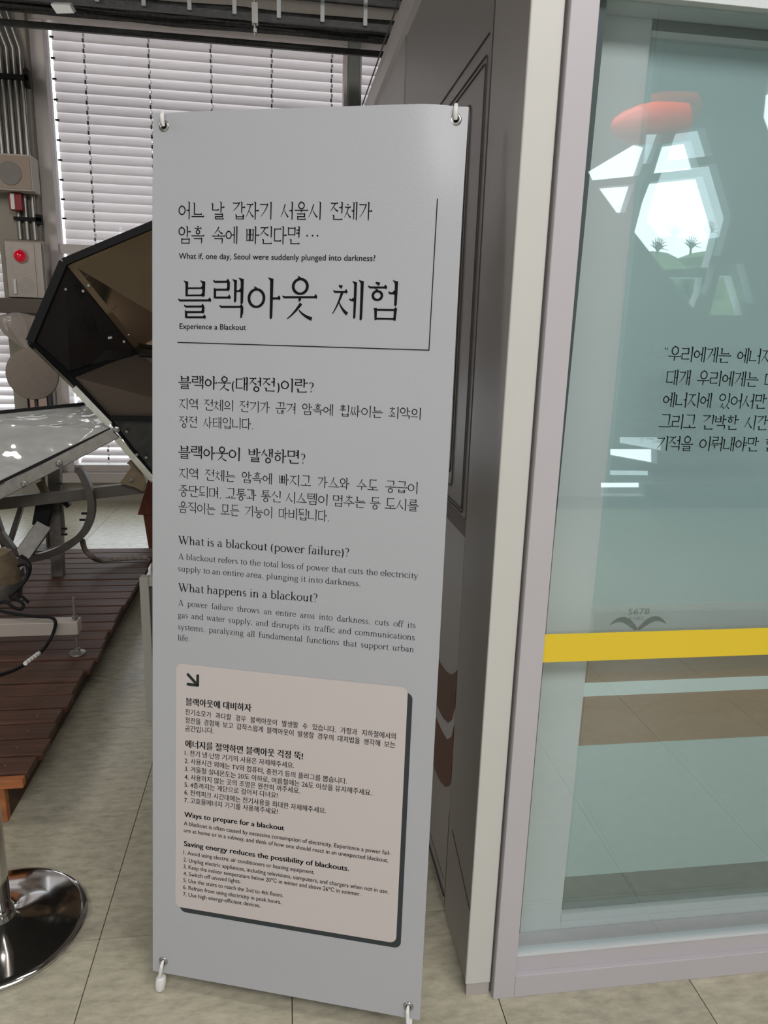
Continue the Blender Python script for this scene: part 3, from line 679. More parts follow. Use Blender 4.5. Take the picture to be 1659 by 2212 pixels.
# ================================================================ solar cooker on its pallet
e = empty('wooden_pallet', (-1.4, 3.1, 0), 'large low pallet of brown stained wooden slats under the solar cooker', 'pallet')
random.seed(11)
y = 2.02; k = 0; x0p, x1p = -2.75, -.752
while y < 4.32:
    dx = random.uniform(-.012, .012); dz = random.uniform(-.002, .002)
    MB().box(x0p, x1p+dx, y, y+.088, .128+dz, .152+dz).build('slat', M['wood'], e, bevel=.003, loc=((x0p+x1p)/2, y+.044, .14))
    y += .0985
MB().box(x0p, x1p-.004, 1.985, 2.012, .122, .150).build('front_board', M['endgrain'], e, bevel=.003, loc=(-1.7, 2.0, .135))
for i, xx in enumerate((-.865, -1.75, -2.65)):
    MB().box(xx-.05, xx+.05, 2.03, 4.30, .0, .127).build('runner', M['wood'] if i else M['wood'], e, bevel=.003, loc=(xx, 3.1, .06))
MB().box(-.915, -.815, 2.002, 2.029, .0, .121).build('runner_end', M['endgrain'], e, bevel=.003, loc=(-.86, 2.015, .06))
for k in range(23):
    yy = 2.064+.0985*k
    if yy < 4.3: MB().lathe((-.83, yy, .1525), [(.005, 0), (.004, .0015)], 8).build('screw_head', M['frame_dark'], e)
# stand
SP = empty('solar_cooker', (-1.15, 3.9, .155), 'faceted dark solar cooker reflector tilted on an aluminium stand', 'solar cooker')
yS = 3.8
def P_(px, py, y=yS): return U(px, py, y)
def slab(name, pts, m_, th=.012, parent=None, bevel=0, n=None):
    c = sum((Vector(p) for p in pts), Vector())/len(pts)
    nn = (Vector(pts[1])-Vector(pts[0])).cross(Vector(pts[2])-Vector(pts[1])).normalized()
    if nn.y < 0: nn = -nn
    return MB().prism(pts, nn*th).build(name, m_, parent, bevel=bevel, loc=c)
A, B_, Cc, D_ = P_(140, 567, 3.45), P_(68, 738, 3.42), P_(151, 812, 3.6), P_(236, 903, 3.7)
E_, F_ = P_(280, 767, 4.0), P_(301, 765, 4.0)
G_, H_, I_, J_ = P_(500, 416, 3.5), P_(500, 780, 4.05), P_(500, 905, 3.8), P_(500, 1190, 3.8)
J2 = P_(333, 1028, 3.72)
slab('mirror_facet', [A, B_, Cc, E_, F_], M['smoked'], .01, SP)
tag(slab('mirror_facet', [A, F_, H_, G_], M['bronze'], .01, SP), 'bronze mirror facet with warped reflections')
slab('mirror_facet', [Cc, D_, I_, H_, F_, E_], M['bronze_dark'], .01, SP)
slab('mirror_facet', [D_, J2, J_, I_], M['smoked'], .01, SP)
def rim(a, b, w_=.03, name='rim', m_='black', off=-.012, h=.03):
    o_ = Vector((0, off, 0)); return MB().bar(Vector(a)+o_, Vector(b)+o_, w_, h, (0, 1, 0)).build(name, M[m_], SP, loc=(Vector(a)+Vector(b))/2)
rim(A, G_); rim(A, B_, .034); rim(B_, Cc); rim(Cc, D_, .024); rim(D_, J2, .012); rim(Cc, E_, .02); rim(D_, I_, .026)
rim(F_, H_, .012)
fl = [P_(73, 748, 3.44), P_(163, 836, 3.62), P_(228, 903, 3.66), P_(238, 925, 3.68), P_(330, 1028, 3.70), P_(334, 1040, 3.70), P_(252, 948, 3.68), P_(224, 920, 3.66), P_(148, 838, 3.60), P_(66, 742, 3.42)]
for a_, b2, w_ in ((fl[0], fl[1], .013), (fl[1], P_(240, 916, 3.66), .030), (P_(246, 935, 3.66), P_(334, 1036, 3.68), .030)):
    rim(a_, b2, w_, 'bright_flange', 'flange', -.03, .006)
random.seed(4)
for px, py, yy in [(142, 625, 3.5), (180, 629, 3.58), (240, 729, 3.75), (236, 730, 3.76), (268, 738, 3.84), (278, 722, 3.9), (192, 617, 3.6), (205, 823, 3.7), (300, 840, 3.8), (325, 824, 3.85), (274, 932, 3.68), (296, 982, 3.68), (316, 988, 3.68)]:
    MB().lathe(P_(px, py, yy-.02), [(.008, 0), (.006, .006)], 8, (0, -1, 0)).build('rivet', M['nickel'], SP)
# silver foil tray in front with its channel frame
f0, f1, f2, f3 = P_(-150, 905, 3.75), P_(183, 872, 3.9), P_(240, 926, 3.62), P_(-150, 1115, 3.35)
slab('foil_mirror', [f0, f1, f2, f3], M['foil'], .008, SP)
rim(f0, f1, .014, off=0); rim(f3, f2, .014, off=-.005)
ch = MB().bar(P_(250, 935, 3.6), P_(-150, 1142, 3.33), .055, .03, (0, 1, 0)).build('channel_beam', M['frame_metal'], SP, bevel=.003, loc=P_(120, 1000, 3.45))
for px, py in ((252, 928), (128, 1000), (53, 1045)):
    yy = 3.33+(px+150)/400*.27-.03
    MB().lathe(P_(px, py, yy), [(.016, 0), (.016, .008), (.008, .010), (.008, .018)], 6, (0, -1, 0)).build('bolt', M['nickel'], SP)
MB().bar(P_(312, 1052, 3.75), P_(-150, 1104, 3.60), .058, .04, (0, 1, 0)).build('lower_beam', M['frame_dark'], SP, bevel=.003, loc=P_(120, 1075, 3.68))
br = [P_(*p, 3.68) for p in [(258, 1044), (283, 1010), (279, 1004), (274, 1002), (280, 994), (296, 992), (300, 1000), (307, 1005), (302, 1010), (314, 1040), (310, 1062), (290, 1052)]]
slab('corner_bracket', br, M['rust'], .02, SP)
MB().lathe(P_(284, 1035, 3.66), [(.012, 0), (.012, .01)], 3, (0, -1, 0)).build('bracket_hole', M['speaker_grille'], SP)
arc_pts = [P_(166, 1012, 3.62), P_(176, 1020, 3.62), P_(188, 1045, 3.62), P_(197, 1075, 3.62), P_(198, 1105, 3.62), P_(190, 1135, 3.62), P_(172, 1160, 3.62), P_(140, 1182, 3.62), P_(95, 1200, 3.62), P_(40, 1212, 3.62)]
b = MB()
dn = 12; sm = []
for i in range(len(arc_pts)-1):
    for t in (0, .34, .67): 
        p0, p1_, p2_, p3 = arc_pts[max(0, i-1)], arc_pts[i], arc_pts[i+1], arc_pts[min(len(arc_pts)-1, i+2)]
        sm.append(.5*((2*p1_)+(-p0+p2_)*t+(2*p0-5*p1_+4*p2_-p3)*t*t+(-p0+3*p1_-3*p2_+p3)*t**3))
sm.append(arc_pts[-1])
for i in range(len(sm)-1): pass
v = []; f = []
for i, p in enumerate(sm):
    a_ = sm[max(0, i-1)]; c2 = sm[min(len(sm)-1, i+1)]; d = (c2-a_).normalized(); nrm = Vector((d.z, 0, -d.x)).normalized()*.017
    v += [p-nrm+Vector((0, -.02, 0)), p+nrm+Vector((0, -.02, 0)), p+nrm+Vector((0, .02, 0)), p-nrm+Vector((0, .02, 0))]
for i in range(len(sm)-1):
    for k in range(4): f.append((i*4+k, i*4+(k+1) % 4, i*4+4+(k+1) % 4, i*4+4+k))
f += [(0, 1, 2, 3), tuple(len(v)-4+k for k in range(4))]
MB().add(v, f).build('tracking_arc', M['frame_dark'], SP, smooth=True, loc=P_(195, 1120, 3.62))
for px, py in ((182, 1109), (178, 1123), (139, 1142), (139, 1154), (128, 1045)):
    MB().bar(P_(px-6, py, 3.6), P_(px+6, py, 3.6), .010, .010, (0, 1, 0)).build('bolt', M['black'], SP)
def leg(a, b2, w_, m_='frame_metal', name='strut', y0=3.75, y1=3.75, d=.04):
    return MB().bar(P_(*a, y0), P_(*b2, y1), w_, d, (0, 1, 0)).build(name, M[m_], SP, bevel=.003, loc=(P_(*a, y0)+P_(*b2, y1))/2)
ft = UZ(121, 1212, .153)
ux = U(122, 1190, 3.86).x; MB().bar((ux, 3.86, .155), P_(118, 1000, 3.86), .06, .05, (0, 1, 0)).build('upright', M['frame_metal'], SP, bevel=.003)
MB().bar(P_(137, 1150, 3.84), P_(131, 1080, 3.84), .014, .03, (0, 1, 0)).build('upright_flange', M['frame_dark'], SP)
leg((98, 1080), (88, 1135), .075, 'black', 'damper')
leg((95, 1135), (45, 1205), .075, 'frame_metal', 'strut', 3.72, 3.6); leg((48, 1090), (20, 1175), .022, 'frame_dark')
leg((0, 1150), (38, 1200), .03, 'frame_dark', y0=3.6, y1=3.6); leg((-20, 1085), (12, 1180), .03, 'frame_dark')
leg((85, 1040), (105, 1075), .03, 'rust'); leg((148, 1084), (140, 1090), .04, 'black', 'knob')
gb = P_(8, 1240, 3.3); MB().lathe(gb+Vector((-.05, 0, .10)), [(.06, 0), (.085, .02), (.09, .10), (.07, .15), (.05, .2)], 18, (.35, 0, -1)).build('gearbox', M['rust'], SP, smooth=True)
MB().lathe(gb+Vector((.0, 0, -.03)), [(.07, 0), (.075, .02), (.075, .075), (.05, .09)], 18, (-.1, 0, -1)).build('motor', M['frame_dark'], SP, smooth=True)
MB().bar((-1.40, 3.3, .175), (-1.40, 3.9, .175), .06, .04).build('base_bar', M['frame_dark'], SP)
# levelling beam
e = empty('levelling_beam', (-1.3, 2.85, .155), 'pale square aluminium beam with a threaded levelling foot at its end', 'beam')
bx = UZ(163, 1412, .155)
za = U(165, 1353, 2.85).z
MB().box(-2.6, U(172, 1350, 2.85).x, 2.82, 2.88, U(172, 1365, 2.85).z, U(172, 1338, 2.85).z).build('beam', M['beam'], e, bevel=.002, loc=(-1.6, 2.85, za))
xr = U(159, 1300, 2.85).x
MB().tube([(xr, 2.85, .165), (xr, 2.85, U(157, 1290, 2.85).z)], .006, 10).build('threaded_rod', M['frame_metal'], e)
for zz in (U(160, 1336, 2.85).z, U(160, 1368, 2.85).z-.012): MB().lathe((xr, 2.85, zz), [(.013, 0), (.013, .010)], 6).build('nut', M['frame_metal'], e)
MB().lathe((xr, 2.85, .1555), [(.034, 0), (.032, .006), (.012, .012), (.010, .024)], 10).build('foot', M['frame_metal'], e, smooth=True)
MB().box(-2.5, -2.4, 2.82, 2.88, .155, U(172, 1365, 2.85).z).build('far_foot', M['frame_metal'], e)
def cable(pts, r, label, name='black_cable', m_='black', grp=None):
    P2 = [U(*p) for p in pts]; out = []
    for i in range(len(P2)-1):
        p0, p1_, p2_, p3 = P2[max(0, i-1)], P2[i], P2[i+1], P2[min(len(P2)-1, i+2)]
        for t in (0, .2, .4, .6, .8): out.append(.5*((2*p1_)+(-p0+p2_)*t+(2*p0-5*p1_+4*p2_-p3)*t*t+(-p0+3*p1_-3*p2_+p3)*t**3))
    out.append(P2[-1])
    return tag(MB().tube(out, r, 8).build(name, M[m_], smooth=True, loc=P2[0]), label, 'cable', grp)
cable([(40, 1222, 3.22), (55, 1220, 3.20), (60, 1235, 3.18), (52, 1258, 3.16), (30, 1280, 3.14), (22, 1290, 3.12), (38, 1296, 3.05), (50, 1305, 3.0), (46, 1316, 2.98), (30, 1312, 2.98), (10, 1300, 3.0), (-15, 1308, 3.0)], .007, 'black cable looped beside the gearbox of the solar cooker')
cable([(46, 1200, 3.3), (60, 1210, 3.27), (66, 1228, 3.25), (58, 1250, 3.24), (44, 1262, 3.22), (40, 1280, 3.22), (52, 1292, 3.20), (62, 1302, 3.20)], .006, 'second black cable loop hanging closer to the tracking arc')
cb = cable([(-20, 1315, 2.90), (30, 1326, 2.85), (80, 1332, 2.83), (110, 1334, 2.80), (120, 1345, 2.79), (114, 1370, 2.79), (100, 1395, 2.75), (84, 1412, 2.68), (68, 1423, 2.62), (52, 1436, 2.55), (30, 1448, 2.50), (-10, 1462, 2.44)], .0065, 'long black cable draped over the pale levelling beam')
lp = MB(); pts = [U(84, 1411, 2.66), U(52, 1435, 2.53)]
for k in range(5):
    a_ = pts[0].lerp(pts[1], k/5); b2 = pts[0].lerp(pts[1], k/5+.13); lp.tube([a_, b2], .0078, 8)
lp.build('cable_label', M['white'], cb)
rp = cable([(178, 1168, 3.7), (184, 1188, 3.75), (200, 1203, 3.8), (214, 1210, 3.97), (240, 1209, 4.02), (280, 1206, 4.08), (318, 1204, 4.12)], .014, 'loose grey rope lying on the rear pallet slats', 'rope', 'rope'); rp['category'] = 'rope'
# red-brown wooden stand behind the banner
e = empty('wooden_stand', (-.62, 4.62, 0), 'red-brown wooden stand peeking out behind the banner', 'stand')
MB().prism([(-.90, 4.55, .315), (-.40, 4.55, .315), (-.48, 4.55, .62), (-.80, 4.55, .62)], (0, .25, 0)).build('hopper', M['redwood'], e, bevel=.004)
MB().prism([(-.868, 4.56, .315), (-.43, 4.56, .315), (-.43, 4.56, .0), (-.835, 4.56, .0)], (0, .22, 0)).build('body', M['redwood'], e, bevel=.004)
# white framed sign on castors behind the banner
e = empty('framed_sign', (-.40, 2.5, 0), 'pale-framed display sign on castors standing behind the banner', 'sign')
xs0, xs1, zt, zb_ = -.497, -.12, .597, .045
MB().box(xs0, xs0+.032, 2.48, 2.52, zb_, zt).build('frame_side', M['sign_frame'], e, bevel=.003)
MB().box(xs1-.032, xs1, 2.48, 2.52, zb_, zt).build('frame_side', M['sign_frame'], e, bevel=.003)
MB().box(xs0+.032, xs1-.032, 2.48, 2.52, zt-.032, zt).build('frame_rail', M['sign_frame'], e, bevel=.003)
MB().box(xs0+.032, xs1-.032, 2.48, 2.52, zb_, zb_+.032).build('frame_rail', M['sign_frame'], e, bevel=.003)
MB().box(xs0+.032, xs1-.032, 2.495, 2.51, zb_+.032, zt-.032).build('panel', M['sign_panel'], e)
for xx in (xs0+.05, xs1-.05):
    MB().lathe((xx-.01, 2.5, .022), [(.021, 0), (.022, .004), (.022, .016), (.021, .02)], 20, (1, 0, 0)).build('castor', M['black'], e, smooth=True)
    MB().box(xx-.012, xx-.008, 2.49, 2.51, .022, zb_).build('castor_fork', M['frame_metal'], e)
# chrome pedestal at lower left
cx_, cy_ = -.688, 1.588
e = empty('chrome_stanchion', (cx_, cy_, 0), 'chrome pole on a round mirror-polished base at the lower left', 'stanchion')
MB().lathe((cx_, cy_, 0), [(.190, 0), (.196, .004), (.197, .011), (.192, .0165), (.18, .0195), (.12, .024), (.06, .030), (.036, .040), (.030, .055)], 96).build('base', M['chrome'], e, smooth=True)
MB().lathe((cx_, cy_, .055), [(.0275, 0), (.0275, .9)], 40).build('pole', M['chrome'], e, smooth=True)
MB().lathe((cx_, cy_, .955), [(.0275, 0), (.034, .004), (.034, .03), (.028, .045), (.012, .056), (.004, .058)], 40).build('cap', M['chrome'], e, smooth=True)
MB().lathe((cx_, cy_, .052), [(.033, 0), (.034, .006), (.030, .012)], 40).build('collar', M['chrome'], e, smooth=True)
# ================================================================ train mock-up side (x = .403, runs away from the viewer)
XS = .403
def sx(px, py, dx=0): p = UX(px, py, XS); return (XS+dx, p.y, p.z)
z3 = lambda a, b: (900+a/2.949, 500+b/2.949)
z4 = lambda a, b: (900+a/2.949, 1200+b/2.949)
z6 = lambda a, b: (780+a/3.19, b/3.19)
tr = empty('train_mockup', (.45, 3.5, 0), 'grey train carriage side with rounded door and brown stripes, behind the banner', 'train model')
def sidebox(name, y0, y1, z0, z1, m_, x=XS, th=.03, bevel=0): return MB().box(x, x+th, y0, y1, z0, z1).build(name, m_, tr, bevel=bevel, loc=(x, (y0+y1)/2, (z0+z1)/2))
sidebox('side_panel', 1.285, 1.508, .03, 2.55, M['train'], bevel=.002)
sidebox('door_edge_strip', 1.508, 1.530, .03, 2.55, M['train_line'], x=XS+.004)
sidebox('door_leaf', 1.530, 2.6, 1.045, 2.55, M['train_door'], x=XS+.003)
sidebox('side_panel', 2.6, 6.2, .03, 2.40, M['train'])
sidebox('lower_panel', 1.512, 2.6, .03, 1.006, M['train_door_low'], x=XS+.001)
sidebox('brown_band', 1.512, 2.6, 1.006, 1.045, M['train_band'], x=XS+.002)
sidebox('skirt', 1.287, 6.2, .0, .03, M['door_dark'], x=XS+.012)
# roof band curving over
b = MB(); ys = [1.6+.4*i for i in range(12)]
pf = [(0, 2.40), (.0, 2.46), (.008, 2.52), (.03, 2.56), (.09, 2.60), (.4, 2.64)]
v = []; f = []
for yy in (1.287, 6.2): v += [(XS-.012+a, yy, z) for a, z in pf]+[(XS+.03+a*.9, yy, z-.03) for a, z in reversed(pf)]
n = len(pf)*2
f = [tuple(range(n)), tuple(range(n, 2*n))]+[(k, (k+1) % n, n+(k+1) % n, n+k) for k in range(n)]
MB().add(v, f).build('roof_band', M['train_light'], tr)
sidebox('roof_seam', 1.287, 6.2, 2.525, 2.531, M['train_line'], x=XS-.014, th=.004)
# stripes with curved right ends
def curve_band(name, top, bot, m_, x):
    n = len(top); v = [(x, p[0], p[1]) for p in top]+[(x, p[0], p[1]) for p in bot]+[(x-.0015, p[0], p[1]) for p in top]+[(x-.0015, p[0], p[1]) for p in bot]
    f = []
    for i in range(n-1): f += [(i, i+1, n+i+1, n+i), (2*n+i, 3*n+i, 3*n+i+1, 2*n+i+1), (i, 2*n+i, 2*n+i+1, i+1), (n+i, n+i+1, 3*n+i+1, 3*n+i)]
    f += [(0, n, 3*n, 2*n), (n-1, 3*n-1, 4*n-1, 2*n-1)]
    return MB().add(v, f).build(name, m_, tr)
Yc = [2.4, 2.0, 1.80, 1.69, 1.625, 1.568, 1.53, 1.512]
t1 = [.619, .619, .619, .620, .627, .645, .669, .684]; t2 = [.492, .492, .492, .493, .498, .515, .545, .583]
t3 = [.457, .457, .457, .458, .460, .470, .500, .540]; t4 = [.310, .310, .310, .311, .317, .337, .365, .388]
curve_band('brown_stripe', list(zip(Yc, t1)), list(zip(Yc, t2)), M['train_brown'], XS+.001)
curve_band('pale_stripe', list(zip(Yc, t2)), list(zip(Yc, t3)), M['train_grey'], XS+.001)
curve_band('brown_stripe', list(zip(Yc, t3)), list(zip(Yc, t4)), M['train_brown'], XS+.001)
def pline(pts, w_=.0035, x=XS+.0022):
    b = MB()
    for a, c in zip(pts, pts[1:]): b.bar((x, a[0], a[1]), (x, c[0], c[1]), .0025, w_, (1, 0, 0))
    return b.build('door_line', M['train_line'], tr)
R_ = lambda y, z, r=.03: [(y+r-r*math.cos(a), z-r+r*math.sin(a)) for a in [k*PI/10 for k in range(6)]]
def frame_line(y0, y1, z0, z1, r=.03):
    p = [(y0, z0+r)]+[(y0, z1-r)]+[(y0+r-r*math.cos(a), z1-r+r*math.sin(a)) for a in [k*PI/12 for k in range(1, 7)]]+[(y1, z1)]
    q = [(y1, z0)]+[(y0+r-r*math.sin(a), z0+r-r*math.cos(a)) for a in [k*PI/12 for k in range(0, 6)]]+[(y0, z0+r)]
    pline(p); pline(q)
frame_line(1.552, 2.5, 1.052, 1.986, .012)
frame_line(1.562, 2.48, 1.06, 1.974, .012)
frame_line(1.668, 2.4, 1.09, 1.930, .02)
frame_line(1.69, 2.36, 1.12, 1.905, .02)
pline([(2.5, 2.02), (1.545, 2.02)]); pline([(1.512, .30), (1.512, .03)])
pline([(2.55, .095), (1.53, .095)], .004); pline([(2.55, .060), (1.512, .060)], .012); pline([(1.285, .22), (1.47, .285)], .002, XS-.0005)
for z in (1.46, 1.30, 1.66): pline([(1.70, z), (1.735, z)], .008)
MB().box(XS+.03, .60, 1.75, 6.2, 0, 2.38).build('core', M['train'], tr)
# ================================================================ glazed booth front
GY = 1.263
wr2 = MB().box(.4005, .4575, 1.276, 1.284, .034, 2.9).box(.437, .4575, 1.284, 1.36, .034, 2.9).build('wall_booth_end', M['post'], bevel=.0025); tag(wr2, 'cream white end post of the booth wall beside the train side', kind='structure')
MB().box(.404, .456, 1.279, 1.2855, .0, .033).build('plinth', M['train_light'], wr2)
MB().box(.4575, .4625, 1.285, 1.36, .0, 2.9).build('brown_joint', M['seam'], wr2)
w = empty('window_4', (.9, GY, 0), 'lilac grey framed booth window with yellow tape and Korean lettering', kind='structure')
MB().box(.4625, .511, GY, GY+.075, 0, 2.9).build('frame_post', M['lilac'], w, bevel=.0015)
MB().box(.511, 2.3, GY, GY+.075, 0, .058).build('frame_sill', M['lilac'], w, bevel=.0015)
MB().box(.511, 2.3, GY+.012, GY+.075, .058, .100).build('sill_step', M['lilac'], w, bevel=.001)
MB().box(.511, 2.3, GY+.010, GY+.03, .100, .108).build('glazing_bead', M['frame_edge'], w)
MB().box(.511, 2.3, GY+.0, GY+.075, 1.985, 2.9).build('frame_head', M['door_frame'], w, bevel=.001)
MB().prism([(.511, GY+.0225, .105), (.5125, GY+.0225, .105), (.516, GY+.0225, .60), (.531, GY+.0225, 1.985), (.511, GY+.0225, 1.985)], (0, .045, 0)).build('gap_shade_wedge', M['gap_shade'], w)  # dark wedge standing in for the shaded gap between frame and door
MB().box(.511, 2.3, GY+.016, GY+.022, .104, 1.985).build('pane', G_OUT, w)
MB().box(.509, 2.3, GY+.0135, GY+.0155, .811, .871).build('yellow_tape', M['yellow'], w)
# sliding door behind it
dr = empty('door_4', (1.0, 1.34, 0), 'frosted sliding door with brown and pale stripes behind the booth glass', kind='structure')
dr['label'] = 'frosted sliding door with brown and pale stripes behind the booth glass'
DY = 1.340
MB().box(.511, .700, DY+.045, DY+.06, 0, 2.9).build('dark_jamb', M['gap_shade'], dr)
MB().box(.543, .640, DY, DY+.03, .045, 2.6).build('door_stile', M['door_frame'], dr, bevel=.001)
MB().box(.640, 2.3, DY, DY+.03, 1.962, 2.6).build('top_rail', M['door_dark'], dr, bevel=.001)
MB().box(.640, 2.3, DY-.001, DY+.03, 1.958, 1.968).build('top_bead', M['door_frame'], dr)
MB().box(.640, 2.3, DY, DY+.03, .045, .120).build('bottom_rail', M['door_frame'], dr, bevel=.001)
MB().box(.640, 2.3, DY-.002, DY+.03, .122, .142).build('bottom_bead', M['frame_edge'], dr)
MB().box(.511, 2.3, DY-.02, DY+.03, .0, .044).build('track', M['door_dark'], dr)
pnl = MB().box(-.83, .83, .012, .018, .142-1.05, 1.958-1.05).build('frosted_panel', M['film'], None); pnl.parent = dr; pnl.location = Vector((1.47, DY, 1.05))-Vector(dr.location)
def dfilm(name, z0, z1, m_, d=.0115): return MB().box(.641, 2.3, DY+d-.001, DY+d, z0, z1).build(name, m_, dr)
dfilm('brown_stripe', .7235, .823, M['film_brown']); dfilm('pale_stripe', .691, .7235, M['film_pale'])
dfilm('brown_stripe', .572, .691, M['film_brown']); dfilm('dark_foot_band', .142, .231, M['door_dark'])
dfilm('pale_sill_band', .823, .901, M['door_frame'])
# inner pane hangs a touch out of true, so its reflections sit beside those of the outer glass
ip = MB().box(-.82, .82, 0, .004, -.90, .90).build('inner_pane', G_IN, None); ip.parent = dr
ip.location = Vector((1.462, DY-.020, 1.05))-Vector(dr.location); ip.rotation_euler = (math.radians(.6), 0, math.radians(-.6))
# ---------------- lettering helpers
def quads_mesh(name, quads, fn, m_, parent):
    v = []; f = []
    for q in quads:
        n = len(v); v += [tuple(fn(*p)) for p in q]; f.append(tuple(range(n, n+len(q))))
    me = bpy.data.meshes.new(name); me.from_pydata(v, [], f); me.materials.append(m_)
    o = bpy.data.objects.new(name, me); C.objects.link(o); org = wpos(parent); me.transform(Matrix.Translation(-org)); o.parent = parent
    return o
def sans_mesh(text, width, cap, justify=False, bold=0):
    """flat sans lettering, returned as polygons in a plane: width wide, capitals cap high"""
    cu = bpy.data.curves.new('t', 'FONT'); cu.body = text; cu.size = 1; cu.resolution_u = 3
    o = bpy.data.objects.new('t', cu); C.objects.link(o)
    def mesh():
        bpy.context.view_layer.update(); return bpy.data.meshes.new_from_object(o.evaluated_get(bpy.context.evaluated_depsgraph_get()))
    s = cap/.73
    if justify:
        def wid(): 
            me = mesh(); xs = [v.co.x for v in me.vertices]; return (max(xs)-min(xs))*s
        a0 = wid(); cu.space_word = 2; a1 = wid(); wt_ = width/(.87 if ord(max(text)) > 0xAC00 else 1)
        cu.space_word = max(.6, 1+(wt_-a0)/max(1e-6, a1-a0))
    me = mesh(); xs = [v.co.x for v in me.vertices]; x0 = min(xs); k = width/(max(xs)-x0)
    vs = [((v.co.x-x0)*k, v.co.y*s) for v in me.vertices]; fs = [tuple(p.vertices) for p in me.polygons]
    bpy.data.objects.remove(o)
    nsh = 1 if bold < .05 else 3
    return [[(vs[i][0]+bold*t_/nsh*k, vs[i][1]) for i in f_] for t_ in (range(nsh+1) if bold else (0,)) for f_ in fs]
# lettering on the booth glass
LY = GY+.0150
lines = [('\u201c우리에게는 에너지', .690, 1.4075), ('대개 우리에게는 다른', .7035, 1.3660), ('에너지에 있어서만', .7015, 1.3230), ('그리고 긴박한 시간', .6995, 1.2790), ('기적을 이뤄내야만 한다', .6985, 1.2350)]
lines = [(t, U(px, py, LY)) for t, px, py in [(lines[0][0], 1431, 781), (lines[1][0], 1436, 832), (lines[2][0], 1429, 880), (lines[3][0], 1421, 927), (lines[4][0], 1415, 974)]]
for t, p in lines:
    words = layout(t, .0295, .092, 0.0, .90)
    qs = []; x = 0
    for q, wdt in words:
        qs += [[(x+a*.94+b_*.0, b_) for a, b_ in pl_] for pl_ in q]; x += wdt*.94+.0125
    quads_mesh('lettering_line', qs, lambda a, b_, p=p: (p.x+a, LY-.0012, p.z+b_), M['ink'], w)
# faint grey emblem with digits low on the sliding door
em = []
p0 = U(1361, 1331, DY); p1 = U(1407, 1331, DY); 
M['faint'] = mat('faint_grey_print', (.16, .19, .19), .5)
q = [[(a, b_) for a, b_ in pl_] for pl_ in sans_mesh('5678', p1.x-p0.x, .0135)]
quads_mesh('printed_digits', q, lambda a, b_: (p0.x+a, DY+.0095, p0.z+b_), M['faint'], dr)
q = sans_mesh('도시철도', .034, .006)
quads_mesh('printed_digits', q, lambda a, b_: (p0.x+.003+a, DY+.0095, p0.z-.0125+b_), M['faint'], dr)
def wing(s):
    pts = []; ws = []
    c = U(1383, 1352, DY)
    for k in range(13):
        t = k/12; pts.append((s*(.002+.062*t), -.012+.026*math.sin(t*2.5)-.004*t)); ws.append(.012*math.sin(PI*min(1, t*.85+.15))+.001)
    return [[(a+c.x, b_+c.z) for a, b_ in q_] for q_ in strip(pts, ws)]
quads_mesh('printed_emblem', wing(-1)+wing(1), lambda a, b_: (a, DY+.0095, b_), M['faint'], dr)

# ================================================================ the banner
BY, BL, BR = -.31974901, .10700745, .00687841
BO = Vector((-.29097908, 1.37423894, 1.434-1.38426551))
a0 = Vector((math.cos(BY), math.sin(BY), 0)); nb = Vector((-math.sin(BY), math.cos(BY), 0))
upb = Vector((0, 0, 1))*math.cos(BL)+nb*math.sin(BL)
BA = a0*math.cos(BR)+upb*math.sin(BR); BU = -a0*math.sin(BR)+upb*math.cos(BR); BN = BA.cross(BU)     # BN points to the viewer
if BN.dot(EYE-BO) < 0: BN = -BN
def bw(u, v, h=0):
    bend = -.020*math.exp(-((u-.6)**2/.0022+(v-1.8)**2/.012))-.004*math.exp(-((u)**2/.003+(v-1.8)**2/.01))+.0025*math.sin(PI*u/.6)*math.sin(PI*v/1.8)
    return BO+BA*u+BU*v+BN*(h+bend)
def buv(px, py):
    d = RT*((px-829.5)/FX)-UP*((py-1106)/FX)+fw; t = (BO-EYE).dot(BN)/d.dot(BN); q = EYE+d*t-BO
    return q.dot(BA), q.dot(BU)
bs = empty('banner_stand', (-.02, 1.45, 0), 'tall light grey information banner on a white stand with Korean and English text', 'banner')
NX, NY = 30, 60
v = [bw(.6*i/NX, 1.8*j/NY) for j in range(NY+1) for i in range(NX+1)]
v = [p-BN*0 for p in v]
f = [(j*(NX+1)+i, j*(NX+1)+i+1, (j+1)*(NX+1)+i+1, (j+1)*(NX+1)+i) for j in range(NY) for i in range(NX)]
nv = len(v); v += [p-BN*.0008 for p in v]
f += [tuple(reversed([k+nv for k in q])) for q in f]
f += [(i, i+1, nv+i+1, nv+i) for i in range(NX)]+[(NY*(NX+1)+i, NY*(NX+1)+i+1, nv+NY*(NX+1)+i+1, nv+NY*(NX+1)+i) for i in range(NX)]
f += [(j*(NX+1), (j+1)*(NX+1), nv+(j+1)*(NX+1), nv+j*(NX+1)) for j in range(NY)]+[(j*(NX+1)+NX, (j+1)*(NX+1)+NX, nv+(j+1)*(NX+1)+NX, nv+j*(NX+1)+NX) for j in range(NY)]
sheet = MB().add(v, f).build('banner_sheet', M['sheet'], bs)
for p in sheet.data.polygons: p.use_smooth = True
md = sheet.modifiers.new('edge', 'EDGE_SPLIT')
def bfn(off_u, off_v, h=.0007): return lambda a, b_: bw(off_u+a, off_v+b_, h)
